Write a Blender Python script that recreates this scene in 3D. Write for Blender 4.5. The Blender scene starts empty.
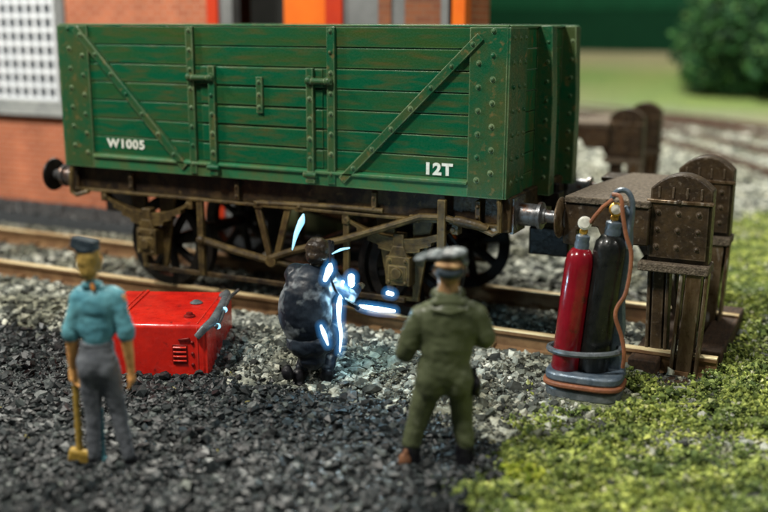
import bpy, bmesh, math, random
import numpy as np
from mathutils import Vector, Matrix, Euler, noise
R = math.radians
C = bpy.context.scene.collection
S = bpy.context.scene

# ------------------------------------------------------------ camera, world, lamps, exposure
cam_d = bpy.data.cameras.new('camera'); cam = bpy.data.objects.new('camera', cam_d); C.objects.link(cam)
S.camera = cam
cam.location = (5.3915, -9.5602, 2.7039)
cam.rotation_euler = Euler((R(90) - 0.2249, -0.0032, 0.4488), 'XYZ')
cam_d.sensor_width = 36; cam_d.lens = 36 * 1011.1 / 768
cam_d.clip_start = 0.1; cam_d.clip_end = 600
cam_d.dof.use_dof = True
cam_d.dof.focus_distance = 8.7
cam_d.dof.aperture_fstop = 0.32
cam_d.dof.aperture_blades = 7

W = bpy.data.worlds.new('World'); S.world = W; W.use_nodes = True
bg = W.node_tree.nodes['Background']
bg.inputs[0].default_value = (0.86, 1.0, 0.94, 1); bg.inputs[1].default_value = 0.085

def area(name, loc, aim, size, power, col):
    d = bpy.data.lights.new(name, 'AREA'); d.shape = 'DISK'; d.size = size; d.energy = power; d.color = col
    o = bpy.data.objects.new(name, d); C.objects.link(o); o.location = loc
    o.rotation_euler = (Vector(aim) - Vector(loc)).to_track_quat('-Z', 'Y').to_euler()
    return o
area('lamp_or_fill', (-1.5, -9.5, 13.0), (1.0, -1.0, 0.5), 2.0, 2250, (1.0, 0.95, 0.86))
area('lamp_or_fill', (10.5, -4.5, 9.0), (3.2, 0.5, 0.8), 1.6, 320, (1.0, 0.96, 0.88))  # added fill from the right, brightens the wagon end and the stop
area('back_fill', (-4.0, 14.0, 20.0), (3.0, 20.0, 0.0), 7.0, 13500, (1.0, 0.96, 0.85))  # added fill, brightens the background behind the wagon
area('lamp_or_fill', (-11.0, -5.5, 9.5), (-6.5, 2.0, 0.6), 2.0, 1400, (1.0, 0.95, 0.86))  # added fill from the left, brightens the shed front and rails

S.view_settings.view_transform = 'Standard'; S.view_settings.look = 'None'
S.view_settings.gamma = 1.0; S.view_settings.exposure = 0.0
S.cycles.use_denoising = True
S.cycles.max_bounces = 6

RNG = np.random.default_rng(7)
random.seed(5)
G = -0.30          # ground level
ZR = -0.11         # rail top

# ------------------------------------------------------------ materials
def new_mat(name):
    m = bpy.data.materials.new(name); m.use_nodes = True
    nt = m.node_tree; b = nt.nodes['Principled BSDF']
    return m, nt, b

def nd(nt, t, **kw):
    n = nt.nodes.new(t)
    for k, v in kw.items(): setattr(n, k, v)
    return n

def paint(name, c1, c2, scale=6, rough=0.5, metal=0.0, bump=0.15, bscale=40, stretch=(1, 1, 1), lo=0.4, hi=0.65,
          c3=None, lo3=0.6, hi3=0.72, scale3=20, island=0.0, rvar=0.15, spec=0.28, coat=0.0, edge=None, edge_amt=1.0, bdist=0.01):
    """Brushed-on paint: two tones mixed by noise, a third in flecks, bump, roughness variation."""
    m, nt, b = new_mat(name); L = nt.links
    tc = nd(nt, 'ShaderNodeTexCoord'); mp = nd(nt, 'ShaderNodeMapping'); mp.inputs['Scale'].default_value = stretch
    L.new(tc.outputs['Object'], mp.inputs['Vector'])
    n1 = nd(nt, 'ShaderNodeTexNoise'); n1.inputs['Scale'].default_value = scale; n1.inputs['Detail'].default_value = 9
    n1.inputs['Roughness'].default_value = 0.65
    L.new(mp.outputs[0], n1.inputs['Vector'])
    fac = n1.outputs['Fac']
    if island:
        g = nd(nt, 'ShaderNodeNewGeometry'); mu = nd(nt, 'ShaderNodeMath', operation='MULTIPLY_ADD')
        L.new(g.outputs['Random Per Island'], mu.inputs[0]); mu.inputs[1].default_value = island; 
        sb = nd(nt, 'ShaderNodeMath', operation='SUBTRACT'); L.new(fac, sb.inputs[0]); sb.inputs[1].default_value = island / 2
        L.new(sb.outputs[0], mu.inputs[2]); fac = mu.outputs[0]
    r1 = nd(nt, 'ShaderNodeMapRange'); r1.inputs[1].default_value = lo; r1.inputs[2].default_value = hi
    L.new(fac, r1.inputs[0])
    mx = nd(nt, 'ShaderNodeMix', data_type='RGBA'); mx.inputs[6].default_value = (*c1, 1); mx.inputs[7].default_value = (*c2, 1)
    L.new(r1.outputs[0], mx.inputs[0]); col = mx.outputs[2]
    if c3:
        n3 = nd(nt, 'ShaderNodeTexNoise'); n3.inputs['Scale'].default_value = scale3; n3.inputs['Detail'].default_value = 6
        L.new(mp.outputs[0], n3.inputs['Vector'])
        r3 = nd(nt, 'ShaderNodeMapRange'); r3.inputs[1].default_value = lo3; r3.inputs[2].default_value = hi3
        L.new(n3.outputs['Fac'], r3.inputs[0])
        m3 = nd(nt, 'ShaderNodeMix', data_type='RGBA'); m3.inputs[7].default_value = (*c3, 1)
        L.new(r3.outputs[0], m3.inputs[0]); L.new(col, m3.inputs[6]); col = m3.outputs[2]
    if edge:   # dry-brushed raised edges
        bv = nd(nt, 'ShaderNodeBevel', samples=4); bv.inputs['Radius'].default_value = 0.02
        g2 = nd(nt, 'ShaderNodeNewGeometry'); dt = nd(nt, 'ShaderNodeVectorMath', operation='DOT_PRODUCT')
        L.new(bv.outputs[0], dt.inputs[0]); L.new(g2.outputs['Normal'], dt.inputs[1])
        re = nd(nt, 'ShaderNodeMapRange'); re.inputs[1].default_value = 0.995; re.inputs[2].default_value = 0.86
        L.new(dt.outputs['Value'], re.inputs[0])
        mm = nd(nt, 'ShaderNodeMath', operation='MULTIPLY'); L.new(re.outputs[0], mm.inputs[0])
        rr = nd(nt, 'ShaderNodeMapRange'); rr.inputs[1].default_value = 0.35; rr.inputs[2].default_value = 0.6; rr.inputs[4].default_value = edge_amt
        L.new(n1.outputs['Fac'], rr.inputs[0]); L.new(rr.outputs[0], mm.inputs[1])
        me = nd(nt, 'ShaderNodeMix', data_type='RGBA'); me.inputs[7].default_value = (*edge, 1)
        L.new(mm.outputs[0], me.inputs[0]); L.new(col, me.inputs[6]); col = me.outputs[2]
    L.new(col, b.inputs['Base Color'])
    n2 = nd(nt, 'ShaderNodeTexNoise'); n2.inputs['Scale'].default_value = bscale; n2.inputs['Detail'].default_value = 5
    L.new(tc.outputs['Object'], n2.inputs['Vector'])
    bp = nd(nt, 'ShaderNodeBump'); bp.inputs['Strength'].default_value = bump; bp.inputs['Distance'].default_value = bdist
    L.new(n2.outputs['Fac'], bp.inputs['Height']); L.new(bp.outputs[0], b.inputs['Normal'])
    r2 = nd(nt, 'ShaderNodeMapRange'); r2.inputs[1].default_value = .3; r2.inputs[2].default_value = .7
    r2.inputs[3].default_value = max(0.03, rough - rvar); r2.inputs[4].default_value = min(1, rough + rvar)
    L.new(n2.outputs['Fac'], r2.inputs[0]); L.new(r2.outputs[0], b.inputs['Roughness'])
    b.inputs['Metallic'].default_value = metal
    b.inputs['Specular IOR Level'].default_value = spec
    b.inputs['Coat Weight'].default_value = coat
    return m

def grains(name, stops, rough=0.6, spec=0.5, patch=None, bump=0.3):
    """Crumbs: each island takes its own colour from a ramp."""
    m, nt, b = new_mat(name); L = nt.links
    g = nd(nt, 'ShaderNodeNewGeometry'); cr = nd(nt, 'ShaderNodeValToRGB')
    el = cr.color_ramp.elements
    while len(el) < len(stops): el.new(0.5)
    for e, (p, c) in zip(el, stops): e.position = p; e.color = (*c, 1)
    L.new(g.outputs['Random Per Island'], cr.inputs[0])
    tc = nd(nt, 'ShaderNodeTexCoord'); n = nd(nt, 'ShaderNodeTexNoise'); n.inputs['Scale'].default_value = 30; n.inputs['Detail'].default_value = 6
    L.new(tc.outputs['Object'], n.inputs['Vector'])
    r = nd(nt, 'ShaderNodeMapRange'); r.inputs[1].default_value = .25; r.inputs[2].default_value = .75; r.inputs[3].default_value = .55; r.inputs[4].default_value = 1.45
    L.new(n.outputs['Fac'], r.inputs[0])
    v = nd(nt, 'ShaderNodeVectorMath', operation='SCALE'); L.new(cr.outputs[0], v.inputs[0]); L.new(r.outputs[0], v.inputs['Scale'])
    col = v.outputs[0]
    if patch:      # broad patches of another tone
        n2 = nd(nt, 'ShaderNodeTexNoise'); n2.inputs['Scale'].default_value = patch[1]; n2.inputs['Detail'].default_value = 5; L.new(tc.outputs['Object'], n2.inputs['Vector'])
        r2 = nd(nt, 'ShaderNodeMapRange'); r2.inputs[1].default_value = .42; r2.inputs[2].default_value = .62; L.new(n2.outputs['Fac'], r2.inputs[0])
        mx = nd(nt, 'ShaderNodeMix', data_type='RGBA', blend_type='MULTIPLY'); mx.inputs[7].default_value = (*patch[0], 1)
        L.new(r2.outputs[0], mx.inputs[0]); L.new(col, mx.inputs[6]); col = mx.outputs[2]
    L.new(col, b.inputs['Base Color'])
    bp = nd(nt, 'ShaderNodeBump'); bp.inputs['Strength'].default_value = bump; bp.inputs['Distance'].default_value = 0.01
    L.new(n.outputs['Fac'], bp.inputs['Height']); L.new(bp.outputs[0], b.inputs['Normal'])
    b.inputs['Roughness'].default_value = rough; b.inputs['Specular IOR Level'].default_value = spec
    return m

M = {}
OLIVE = (0.085, 0.085, 0.022)
M['green'] = paint('green_paint', (0.000, 0.080, 0.033), (0.028, 0.070, 0.014), 2.6, 0.36, bump=0.25, bscale=60, stretch=(0.55, 2, 3.2),
                   lo=0.42, hi=0.80, c3=(0.070, 0.066, 0.018), lo3=0.48, hi3=0.84, scale3=6, island=0.30, edge=(0.14, 0.24, 0.09), edge_amt=.7)
M['strap'] = paint('green_iron', (0.004, 0.075, 0.030), (0.045, 0.072, 0.022), 4, 0.40, bump=0.25, bscale=70, lo=0.38, hi=0.62,
                   c3=(0.12, 0.10, 0.035), lo3=0.58, hi3=0.72, scale3=14, edge=(0.26, 0.36, 0.20), edge_amt=.95)
M['ledge'] = paint('green_ledge', (0.018, 0.13, 0.055), (0.06, 0.11, 0.04), 5, 0.38, bump=0.2, bscale=60, lo=0.4, hi=0.62, edge=(0.20, 0.30, 0.14), edge_amt=.8)
M['endgreen'] = paint('green_end', (0.003, 0.10, 0.038), (0.05, 0.075, 0.02), 3.2, 0.42, bump=0.25, bscale=60, stretch=(2, 2, .8), lo=0.40, hi=0.66,
                      c3=(0.11, 0.085, 0.028), lo3=0.56, hi3=0.72, scale3=9, edge=(0.12, 0.17, 0.06), edge_amt=.6)
M['inside'] = paint('wagon_inside', (0.012, 0.06, 0.03), (0.06, 0.05, 0.03), 4, 0.6)
M['under'] = paint('underframe', (0.014, 0.009, 0.006), (0.075, 0.046, 0.018), 6, 0.55, bump=0.3, bscale=40, lo=0.42, hi=0.72,
                   c3=(0.12, 0.08, 0.03), lo3=0.62, hi3=0.8, scale3=16, edge=(0.17, 0.12, 0.045), edge_amt=.75)
M['dusty'] = paint('dusty_iron', (0.028, 0.018, 0.007), (0.090, 0.060, 0.020), 7, 0.5, bump=0.35, bscale=45, lo=0.36, hi=0.64,
                   c3=(0.02, 0.012, 0.008), lo3=0.56, hi3=0.7, scale3=12, edge=(0.26, 0.19, 0.07), edge_amt=.8)
M['dark'] = paint('dark_iron', (0.004, 0.0035, 0.0035), (0.015, 0.011, 0.008), 8, 0.45, bump=0.3, bscale=40)
M['steel'] = paint('oiled_steel', (0.20, 0.21, 0.22), (0.07, 0.06, 0.055), 5, 0.36, metal=0.6, bump=0.2, bscale=35, stretch=(1, 1, 1),
                   c3=(0.10, 0.04, 0.015), lo3=0.52, hi3=0.66, scale3=9)
M['white'] = paint('white_paint', (0.78, 0.80, 0.74), (0.58, 0.62, 0.52), 30, 0.5, bump=0.1, c3=(0.10, 0.2, 0.1), lo3=.66, hi3=.74, scale3=60)
M['rail'] = paint('rail_side', (0.15, 0.080, 0.038), (0.25, 0.15, 0.07), 5, 0.6, bump=0.3, bscale=30)
M['railtop'] = paint('rail_head', (0.82, 0.70, 0.42), (0.45, 0.31, 0.15), 3, 0.42, metal=0.15, bump=0.1, bscale=30, stretch=(.4, 3, 1), lo=.4, hi=.62)
M['railfar'] = paint('rail_side_dull', (0.060, 0.038, 0.028), (0.11, 0.07, 0.05), 5, 0.7)
M['sleeper'] = paint('sleeper', (0.075, 0.042, 0.024), (0.030, 0.020, 0.014), 6, 0.75, stretch=(6, 1, 4), bump=0.4)
M['stop'] = paint('stop_timber', (0.026, 0.017, 0.010), (0.070, 0.045, 0.022), 6, 0.42, bump=0.5, bscale=28, lo=0.4, hi=0.7,
                  c3=(0.15, 0.12, 0.09), lo3=0.6, hi3=0.78, scale3=22, edge=(0.23, 0.18, 0.13), edge_amt=.75)
M['stoptop'] = paint('stop_deck', (0.15, 0.12, 0.085), (0.06, 0.045, 0.032), 32, 0.75, bump=0.9, bscale=55, lo=0.42, hi=0.62, bdist=.02)
M['stopiron'] = paint('stop_iron', (0.075, 0.045, 0.022), (0.17, 0.12, 0.07), 5, 0.35, metal=0.4, bump=0.4, bscale=20, stretch=(2, 2, .7), lo=.4, hi=.64,
                  c3=(0.42, 0.38, 0.33), lo3=.58, hi3=.74, scale3=7, edge=(0.26, 0.2, 0.14), edge_amt=.8)
M['red'] = paint('red_paint', (0.74, 0.020, 0.010), (0.52, 0.012, 0.008), 4, 0.30, bump=0.35, bscale=14, lo=.4, hi=.65, c3=(0.20, 0.012, 0.01), lo3=.62, hi3=.76, scale3=12,
                 rvar=.08, edge=(0.80, 0.10, 0.06), edge_amt=.6, coat=.3, spec=.5)
M['reddark'] = paint('red_recess', (0.16, 0.008, 0.008), (0.26, 0.02, 0.014), 10, 0.4)
M['grey'] = paint('grey_metal', (0.10, 0.12, 0.13), (0.20, 0.22, 0.24), 8, 0.35, metal=.3, bump=.4, bscale=25)
M['bluegrey'] = paint('blue_grey_metal', (0.085, 0.12, 0.16), (0.17, 0.21, 0.25), 9, 0.38, metal=.25, bump=.5, bscale=24)
M['cylred'] = paint('cylinder_red', (0.24, 0.005, 0.014), (0.17, 0.004, 0.010), 6, 0.22, bump=0.3, bscale=16, rvar=.06, coat=.5, c3=(.10, .012, .012), lo3=.60, hi3=.70, scale3=9)
M['cylblack'] = paint('cylinder_black', (0.005, 0.006, 0.006), (0.014, 0.015, 0.014), 8, 0.33, bump=0.6, bscale=20, rvar=.08, coat=.3)
M['brass'] = paint('brass', (0.75, 0.44, 0.08), (0.45, 0.25, 0.05), 12, 0.3, metal=.7, bump=.3)
M['dial'] = paint('dial', (0.70, 0.70, 0.62), (0.5, 0.5, 0.45), 20, 0.35)
M['hose'] = paint('hose', (0.30, 0.115, 0.055), (0.20, 0.08, 0.045), 10, 0.5, bump=.4)
M['skin'] = paint('painted_flesh', (0.90, 0.47, 0.16), (0.74, 0.34, 0.11), 9, 0.42, bump=.4, bscale=22)
M['skin2'] = paint('painted_tan', (0.42, 0.25, 0.12), (0.20, 0.12, 0.06), 14, 0.45, bump=.5, bscale=26)
M['hair'] = paint('painted_hair', (0.50, 0.34, 0.09), (0.30, 0.19, 0.05), 22, 0.4, bump=.9, bscale=45, stretch=(2, 2, .6))
M['shirt'] = paint('blue_shirt', (0.15, 0.40, 0.46), (0.085, 0.27, 0.34), 5, 0.40, bump=.5, bscale=14, c3=(0.012, 0.03, 0.05), lo3=.68, hi3=.72, scale3=26)
M['trousers'] = paint('grey_trousers', (0.17, 0.185, 0.205), (0.11, 0.12, 0.138), 6, 0.42, bump=.5, bscale=16)
M['strapor'] = paint('orange_brace', (0.60, 0.24, 0.05), (0.4, 0.14, 0.04), 10, 0.45)
M['cap'] = paint('dark_cap', (0.028, 0.042, 0.055), (0.10, 0.13, 0.15), 9, 0.4, lo=.5, hi=.75, bump=.5, bscale=22)
M['boot'] = paint('boot_black', (0.005, 0.005, 0.007), (0.018, 0.018, 0.022), 9, 0.4, bump=.5)
M['ochre'] = paint('ochre', (0.44, 0.29, 0.06), (0.30, 0.19, 0.035), 8, 0.4, bump=.4)
M['overall'] = paint('olive_overall', (0.060, 0.072, 0.036), (0.105, 0.122, 0.066), 4, 0.38, bump=.6, bscale=13, lo=.38, hi=.68,
                     c3=(0.19, 0.21, 0.14), lo3=.66, hi3=.78, scale3=9)
M['flatcap'] = paint('grey_flat_cap', (0.045, 0.055, 0.06), (0.30, 0.34, 0.35), 16, 0.40, lo=.44, hi=.66, bump=.7, bscale=26, c3=(0.03, 0.035, 0.04), lo3=.6, hi3=.68, scale3=14)
M['tan'] = paint('tan_band', (0.62, 0.40, 0.20), (0.24, 0.13, 0.06), 18, 0.45, lo=.42, hi=.6, bump=.5)
M['navy'] = paint('navy_jacket', (0.008, 0.012, 0.020), (0.030, 0.042, 0.058), 5, 0.42, bump=.6, bscale=13, lo=.46, hi=.7, c3=(0.20, 0.23, 0.25), lo3=.54, hi3=.62, scale3=4.0)
M['helmet'] = paint('welding_helmet', (0.022, 0.016, 0.012), (0.10, 0.07, 0.04), 9, 0.3, bump=.5, lo=.45, hi=.7)
M['rustboot'] = paint('rusty_brown', (0.22, 0.10, 0.05), (0.10, 0.045, 0.025), 14, 0.6, bump=.5)
M['orange'] = paint('orange_door', (0.90, 0.19, 0.015), (0.82, 0.15, 0.012), 2, 0.45)
M['redpost'] = paint('red_post', (0.60, 0.045, 0.01), (0.5, 0.035, 0.01), 2, 0.45)
M['greypaint'] = paint('grey_paint', (0.22, 0.23, 0.23), (0.16, 0.17, 0.17), 2, 0.5)
M['sill'] = paint('stone_sill', (0.36, 0.38, 0.37), (0.24, 0.26, 0.26), 3, 0.6)
M['whiteframe'] = paint('white_frame', (0.84, 0.88, 0.92), (0.74, 0.79, 0.84), 4, 0.45)
M['glass'] = paint('dark_glass', (0.022, 0.035, 0.060), (0.05, 0.075, 0.11), 2.5, 0.12, bump=.05)
M['doorshade'] = paint('opening_shade', (0.012, 0.014, 0.012), (0.02, 0.02, 0.018), 2, 0.7)
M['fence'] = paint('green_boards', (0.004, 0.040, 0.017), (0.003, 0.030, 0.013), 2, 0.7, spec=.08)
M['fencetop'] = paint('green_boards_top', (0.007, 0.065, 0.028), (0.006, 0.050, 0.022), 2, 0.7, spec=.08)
M['roof'] = paint('slate_roof', (0.06, 0.065, 0.07), (0.09, 0.09, 0.095), 3, 0.7)
M['bark'] = paint('bark', (0.07, 0.05, 0.03), (0.03, 0.02, 0.015), 8, 0.9)
M['tarmac'] = paint('tarmac', (0.040, 0.046, 0.050), (0.075, 0.082, 0.088), 30, 0.8, bump=.8, bscale=60)
M['lead'] = paint('lead_black', (0.01, 0.01, 0.012), (0.03, 0.03, 0.035), 9, 0.35)

def brick_mat(name, a, b2, mortar):
    m, nt, b = new_mat(name); L = nt.links
    tc = nd(nt, 'ShaderNodeTexCoord'); sx = nd(nt, 'ShaderNodeSeparateXYZ'); cx = nd(nt, 'ShaderNodeCombineXYZ')
    L.new(tc.outputs['Object'], sx.inputs[0])
    ad = nd(nt, 'ShaderNodeMath', operation='ADD'); L.new(sx.outputs[0], ad.inputs[0]); L.new(sx.outputs[1], ad.inputs[1])
    L.new(ad.outputs[0], cx.inputs[0]); L.new(sx.outputs[2], cx.inputs[1])
    br = nd(nt, 'ShaderNodeTexBrick'); br.inputs['Scale'].default_value = 1
    br.inputs['Brick Width'].default_value = .23; br.inputs['Row Height'].default_value = .085; br.inputs['Mortar Size'].default_value = .008
    br.inputs['Color1'].default_value = (*a, 1); br.inputs['Color2'].default_value = (*b2, 1); br.inputs['Mortar'].default_value = (*mortar, 1)
    L.new(cx.outputs[0], br.inputs['Vector'])
    n = nd(nt, 'ShaderNodeTexNoise'); n.inputs['Scale'].default_value = 1.3; n.inputs['Detail'].default_value = 8; L.new(tc.outputs['Object'], n.inputs['Vector'])
    r = nd(nt, 'ShaderNodeMapRange'); r.inputs[1].default_value = .3; r.inputs[2].default_value = .7; r.inputs[3].default_value = .75; r.inputs[4].default_value = 1.25
    L.new(n.outputs['Fac'], r.inputs[0])
    v = nd(nt, 'ShaderNodeVectorMath', operation='SCALE'); L.new(br.outputs['Color'], v.inputs[0]); L.new(r.outputs[0], v.inputs['Scale'])
    L.new(v.outputs[0], b.inputs['Base Color']); b.inputs['Roughness'].default_value = .75
    bp = nd(nt, 'ShaderNodeBump'); bp.inputs['Strength'].default_value = .5; bp.inputs['Distance'].default_value = .01; bp.invert = True
    L.new(br.outputs['Fac'], bp.inputs['Height']); L.new(bp.outputs[0], b.inputs['Normal'])
    return m
M['brick'] = brick_mat('orange_brick', (0.52, 0.150, 0.062), (0.40, 0.105, 0.045), (0.50, 0.28, 0.18))
M['brickdk'] = brick_mat('brown_brick', (0.26, 0.085, 0.030), (0.19, 0.06, 0.025), (0.22, 0.11, 0.06))

def emit(name, col, s):
    m, nt, b = new_mat(name); b.inputs['Base Color'].default_value = (*col, 1)
    b.inputs['Emission Color'].default_value = (*col, 1); b.inputs['Emission Strength'].default_value = s
    return m
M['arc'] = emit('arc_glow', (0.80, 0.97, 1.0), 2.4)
def halo_mat():      # glare round the arc, modelled as an emitting volume with no surface
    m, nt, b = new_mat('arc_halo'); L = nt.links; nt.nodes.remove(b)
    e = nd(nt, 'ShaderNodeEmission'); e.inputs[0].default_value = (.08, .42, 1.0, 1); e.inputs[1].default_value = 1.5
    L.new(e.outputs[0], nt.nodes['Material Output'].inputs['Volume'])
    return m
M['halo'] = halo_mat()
M['arcglint'] = emit('glint_glow', (0.32, 0.72, 1.0), 1.15)  # emission for shapes that stand in for reflected arc light

# ------------------------------------------------------------ mesh helpers
WL = {}   # world location of every built object

class MB:
    def __init__(s): s.v = []; s.f = []
    def add(s, vs, fs):
        n = len(s.v); s.v += [tuple(x) for x in vs]; s.f += [tuple(i + n for i in f) for f in fs]; return s
    def box(s, c, d, rot=None):
        c = Vector(c); m = rot.to_matrix() if isinstance(rot, Euler) else (rot or Matrix.Identity(3))
        vs = [c + m @ Vector((x * d[0] / 2, y * d[1] / 2, z * d[2] / 2)) for x in (-1, 1) for y in (-1, 1) for z in (-1, 1)]
        return s.add(vs, [(0, 1, 3, 2), (4, 6, 7, 5), (0, 4, 5, 1), (2, 3, 7, 6), (0, 2, 6, 4), (1, 5, 7, 3)])
    def span(s, a, b):
        return s.box([(a[i] + b[i]) / 2 for i in range(3)], [abs(b[i] - a[i]) for i in range(3)])
    def beam(s, p, q, w, h, up=(0, 0, 1)):
        p = Vector(p); q = Vector(q); d = q - p; x = d.normalized(); u = Vector(up); y = u.cross(x).normalized(); z = x.cross(y)
        m = Matrix((x, y, z)).transposed()
        return s.box((p + q) / 2, (d.length, w, h), m)
    def tube(s, pts, r, n=10, caps=True):
        pts = [Vector(p) for p in pts]; rs = r if isinstance(r, (list, tuple)) else [r] * len(pts)
        vs = []; fs = []; prev = None
        for i, p in enumerate(pts):
            t = (pts[min(i + 1, len(pts) - 1)] - pts[max(i - 1, 0)]).normalized()
            a = prev if prev is not None else (Vector((0, 0, 1)) if abs(t.z) < .9 else Vector((1, 0, 0)))
            x = (a - t * a.dot(t)).normalized(); prev = x; y = t.cross(x)
            for k in range(n):
                an = 2 * math.pi * k / n; vs.append(p + (x * math.cos(an) + y * math.sin(an)) * rs[i])
        for i in range(len(pts) - 1):
            for k in range(n):
                k2 = (k + 1) % n; fs.append((i * n + k, i * n + k2, (i + 1) * n + k2, (i + 1) * n + k))
        if caps:
            fs.append(tuple(range(n - 1, -1, -1))); fs.append(tuple((len(pts) - 1) * n + k for k in range(n)))
        return s.add(vs, fs)
    def cyl(s, p, q, r, r2=None, n=20): return s.tube([p, q], [r, r if r2 is None else r2], n)
    def prism(s, poly, axis, a, b):
        """poly in the two other axes, extruded from a to b along axis"""
        def P(u, w, t):
            if axis == 0: return (t, u, w)
            if axis == 1: return (u, t, w)
            return (u, w, t)
        n = len(poly); vs = [P(u, w, a) for u, w in poly] + [P(u, w, b) for u, w in poly]
        fs = [tuple(range(n)), tuple(range(2 * n - 1, n - 1, -1))] + [(i, (i + 1) % n + 0, (i + 1) % n + n, i + n)[::-1] for i in range(n)]
        return s.add(vs, fs)
    def ball(s, c, r, sc=(1, 1, 1), n=8, m=6, rot=None):
        c = Vector(c); vs = [c + Vector((0, 0, r * sc[2]))]; fs = []
        mt = rot.to_matrix() if rot else Matrix.Identity(3)
        vs = [Vector((0, 0, r * sc[2]))]
        for i in range(1, m):
            th = math.pi * i / m
            for k in range(n):
                an = 2 * math.pi * k / n
                vs.append(Vector((r * sc[0] * math.sin(th) * math.cos(an), r * sc[1] * math.sin(th) * math.sin(an), r * sc[2] * math.cos(th))))
        vs.append(Vector((0, 0, -r * sc[2])))
        for k in range(n): fs.append((0, 1 + k, 1 + (k + 1) % n))
        for i in range(m - 2):
            for k in range(n):
                a = 1 + i * n + k; b = 1 + i * n + (k + 1) % n; fs.append((a, a + n, b + n, b))
        l = len(vs) - 1
        for k in range(n): fs.append((l, 1 + (m - 2) * n + (k + 1) % n, 1 + (m - 2) * n + k))
        return s.add([c + mt @ v for v in vs], fs)
    def rivet(s, c, r=0.017): return s.ball(c, r * 1.18, n=8, m=6)
    def lathe(s, prof, c, axis=(0, 0, 1), n=24):
        """prof: list of (radius, height)"""
        ax = Vector(axis).normalized(); c = Vector(c)
        a = Vector((1, 0, 0)) if abs(ax.x) < .9 else Vector((0, 1, 0))
        x = (a - ax * a.dot(ax)).normalized(); y = ax.cross(x); vs = []; fs = []
        for r, h in prof:
            for k in range(n):
                an = 2 * math.pi * k / n; vs.append(c + ax * h + (x * math.cos(an) + y * math.sin(an)) * max(r, 1e-4))
        for i in range(len(prof) - 1):
            for k in range(n):
                k2 = (k + 1) % n; fs.append((i * n + k, i * n + k2, (i + 1) * n + k2, (i + 1) * n + k))
        fs.append(tuple(range(n - 1, -1, -1))); fs.append(tuple((len(prof) - 1) * n + k for k in range(n)))
        return s.add(vs, fs)
    def build(s, name, mat, parent=None, bevel=0.0, smooth=None, local=False, base=None, wobble=0):
        off = Vector((0, 0, 0))
        if parent is not None and not local: off = WL[parent.name]
        if parent is None and base is not None: off = Vector(base)
        me = bpy.data.meshes.new(name)
        vs = [Vector(v) - off for v in s.v]
        if wobble:
            vs = [v + noise.noise_vector(v * 2.3) * wobble for v in vs]
        me.from_pydata([tuple(v) for v in vs], [], s.f); me.update()
        bm = bmesh.new(); bm.from_mesh(me); bmesh.ops.recalc_face_normals(bm, faces=bm.faces); bm.to_mesh(me); bm.free()
        o = bpy.data.objects.new(name, me); C.objects.link(o)
        me.materials.append(M[mat] if isinstance(mat, str) else mat)
        if parent is not None: o.parent = parent
        elif base is not None: o.location = base
        WL[o.name] = off.copy()
        if smooth is None or smooth:
            me.polygons.foreach_set('use_smooth', [True] * len(me.polygons))
            me.set_sharp_from_angle(angle=R(38))
        if bevel:
            b = o.modifiers.new('bevel', 'BEVEL'); b.width = bevel; b.segments = 2; b.limit_method = 'ANGLE'; b.angle_limit = R(40); b.harden_normals = False
        return o

def thing(name, label, cat, loc=(0, 0, 0), rotz=0, group=None):
    o = bpy.data.objects.new(name, None); C.objects.link(o); o.location = loc; o.rotation_euler = (0, 0, rotz)
    o.empty_display_size = .2
    o['label'] = label; o['category'] = cat
    if group: o['group'] = group
    WL[o.name] = Vector(loc); return o
def tag(o, label, cat, group=None, kind=None):
    o['label'] = label; o['category'] = cat
    if group: o['group'] = group
    if kind: o['kind'] = kind
    return o
def part_loc(o): WL[o.name] = WL[o.name]

# ------------------------------------------------------------ ground
GB = [(-9, 5.2), (-5.0, 3.95), (-4.1, 3.50), (-3.4, 3.20), (-2.6, 3.38), (-1.83, 3.6), (-1.2, 3.95), (0.0, 4.2), (1.0, 4.1), (2.5, 3.7), (4.5, 3.3), (6.5, 3.3), (8.5, 4.2), (11, 7), (15, 13), (60, 60)]
AB = [(-30, -2.25), (-2.5, -2.2), (-1.1, -2.3), (0.3, -2.66), (1.23, -2.74), (2.3, -2.9), (3.0, -3.0), (4, -3.2), (30, -4)]
def interp(t, x): 
    xs = [a for a, _ in t]; ys = [b for _, b in t]; return np.interp(x, xs, ys)
_perm = np.random.default_rng(3).random((256, 256))
def vnoise(x, y, s):
    x = np.asarray(x) * s; y = np.asarray(y) * s
    xi = np.floor(x).astype(int); yi = np.floor(y).astype(int); fx = x - xi; fy = y - yi
    fx = fx * fx * (3 - 2 * fx); fy = fy * fy * (3 - 2 * fy)
    g = lambda a, b: _perm[a % 256, b % 256]
    return (g(xi, yi) * (1 - fx) + g(xi + 1, yi) * fx) * (1 - fy) + (g(xi, yi + 1) * (1 - fx) + g(xi + 1, yi + 1) * fx) * fy
def fbm(x, y, s): return .5 * vnoise(x, y, s) + .25 * vnoise(x + 9, y + 5, 2 * s) + .15 * vnoise(x + 3, y + 7, 4 * s) + .1 * vnoise(x, y, 9 * s)
def sstep(a, b, x):
    x = np.asarray(x, float)
    t = np.clip((x - a) / (b - a), 0, 1); return t * t * (3 - 2 * t)
def grass_w(x, y):
    return sstep(-.35, .25, x - interp(GB, y) + (fbm(x, y, 1.3) - .5) * 1.5)
def ash_w(x, y):
    return sstep(-.22, .22, interp(AB, x) - y + (fbm(x + 40, y, 1.6) - .5) * .9) * (1 - grass_w(x, y))
def gz(x, y):
    x = np.asarray(x, float); y = np.asarray(y, float)
    z = np.full(np.broadcast(x, y).shape, G) + (fbm(x, y, .8) - .5) * .05
    z = z - ash_w(x, y) * .03
    z = z + sstep(24, 46, y) * 1.75
    return z
def far_grass(x, y):
    return sstep(-1.5, 2.5, y - (26 - .45 * np.clip(x, -10, 30)) + (fbm(x, y, .25) - .5) * 4)
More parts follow.
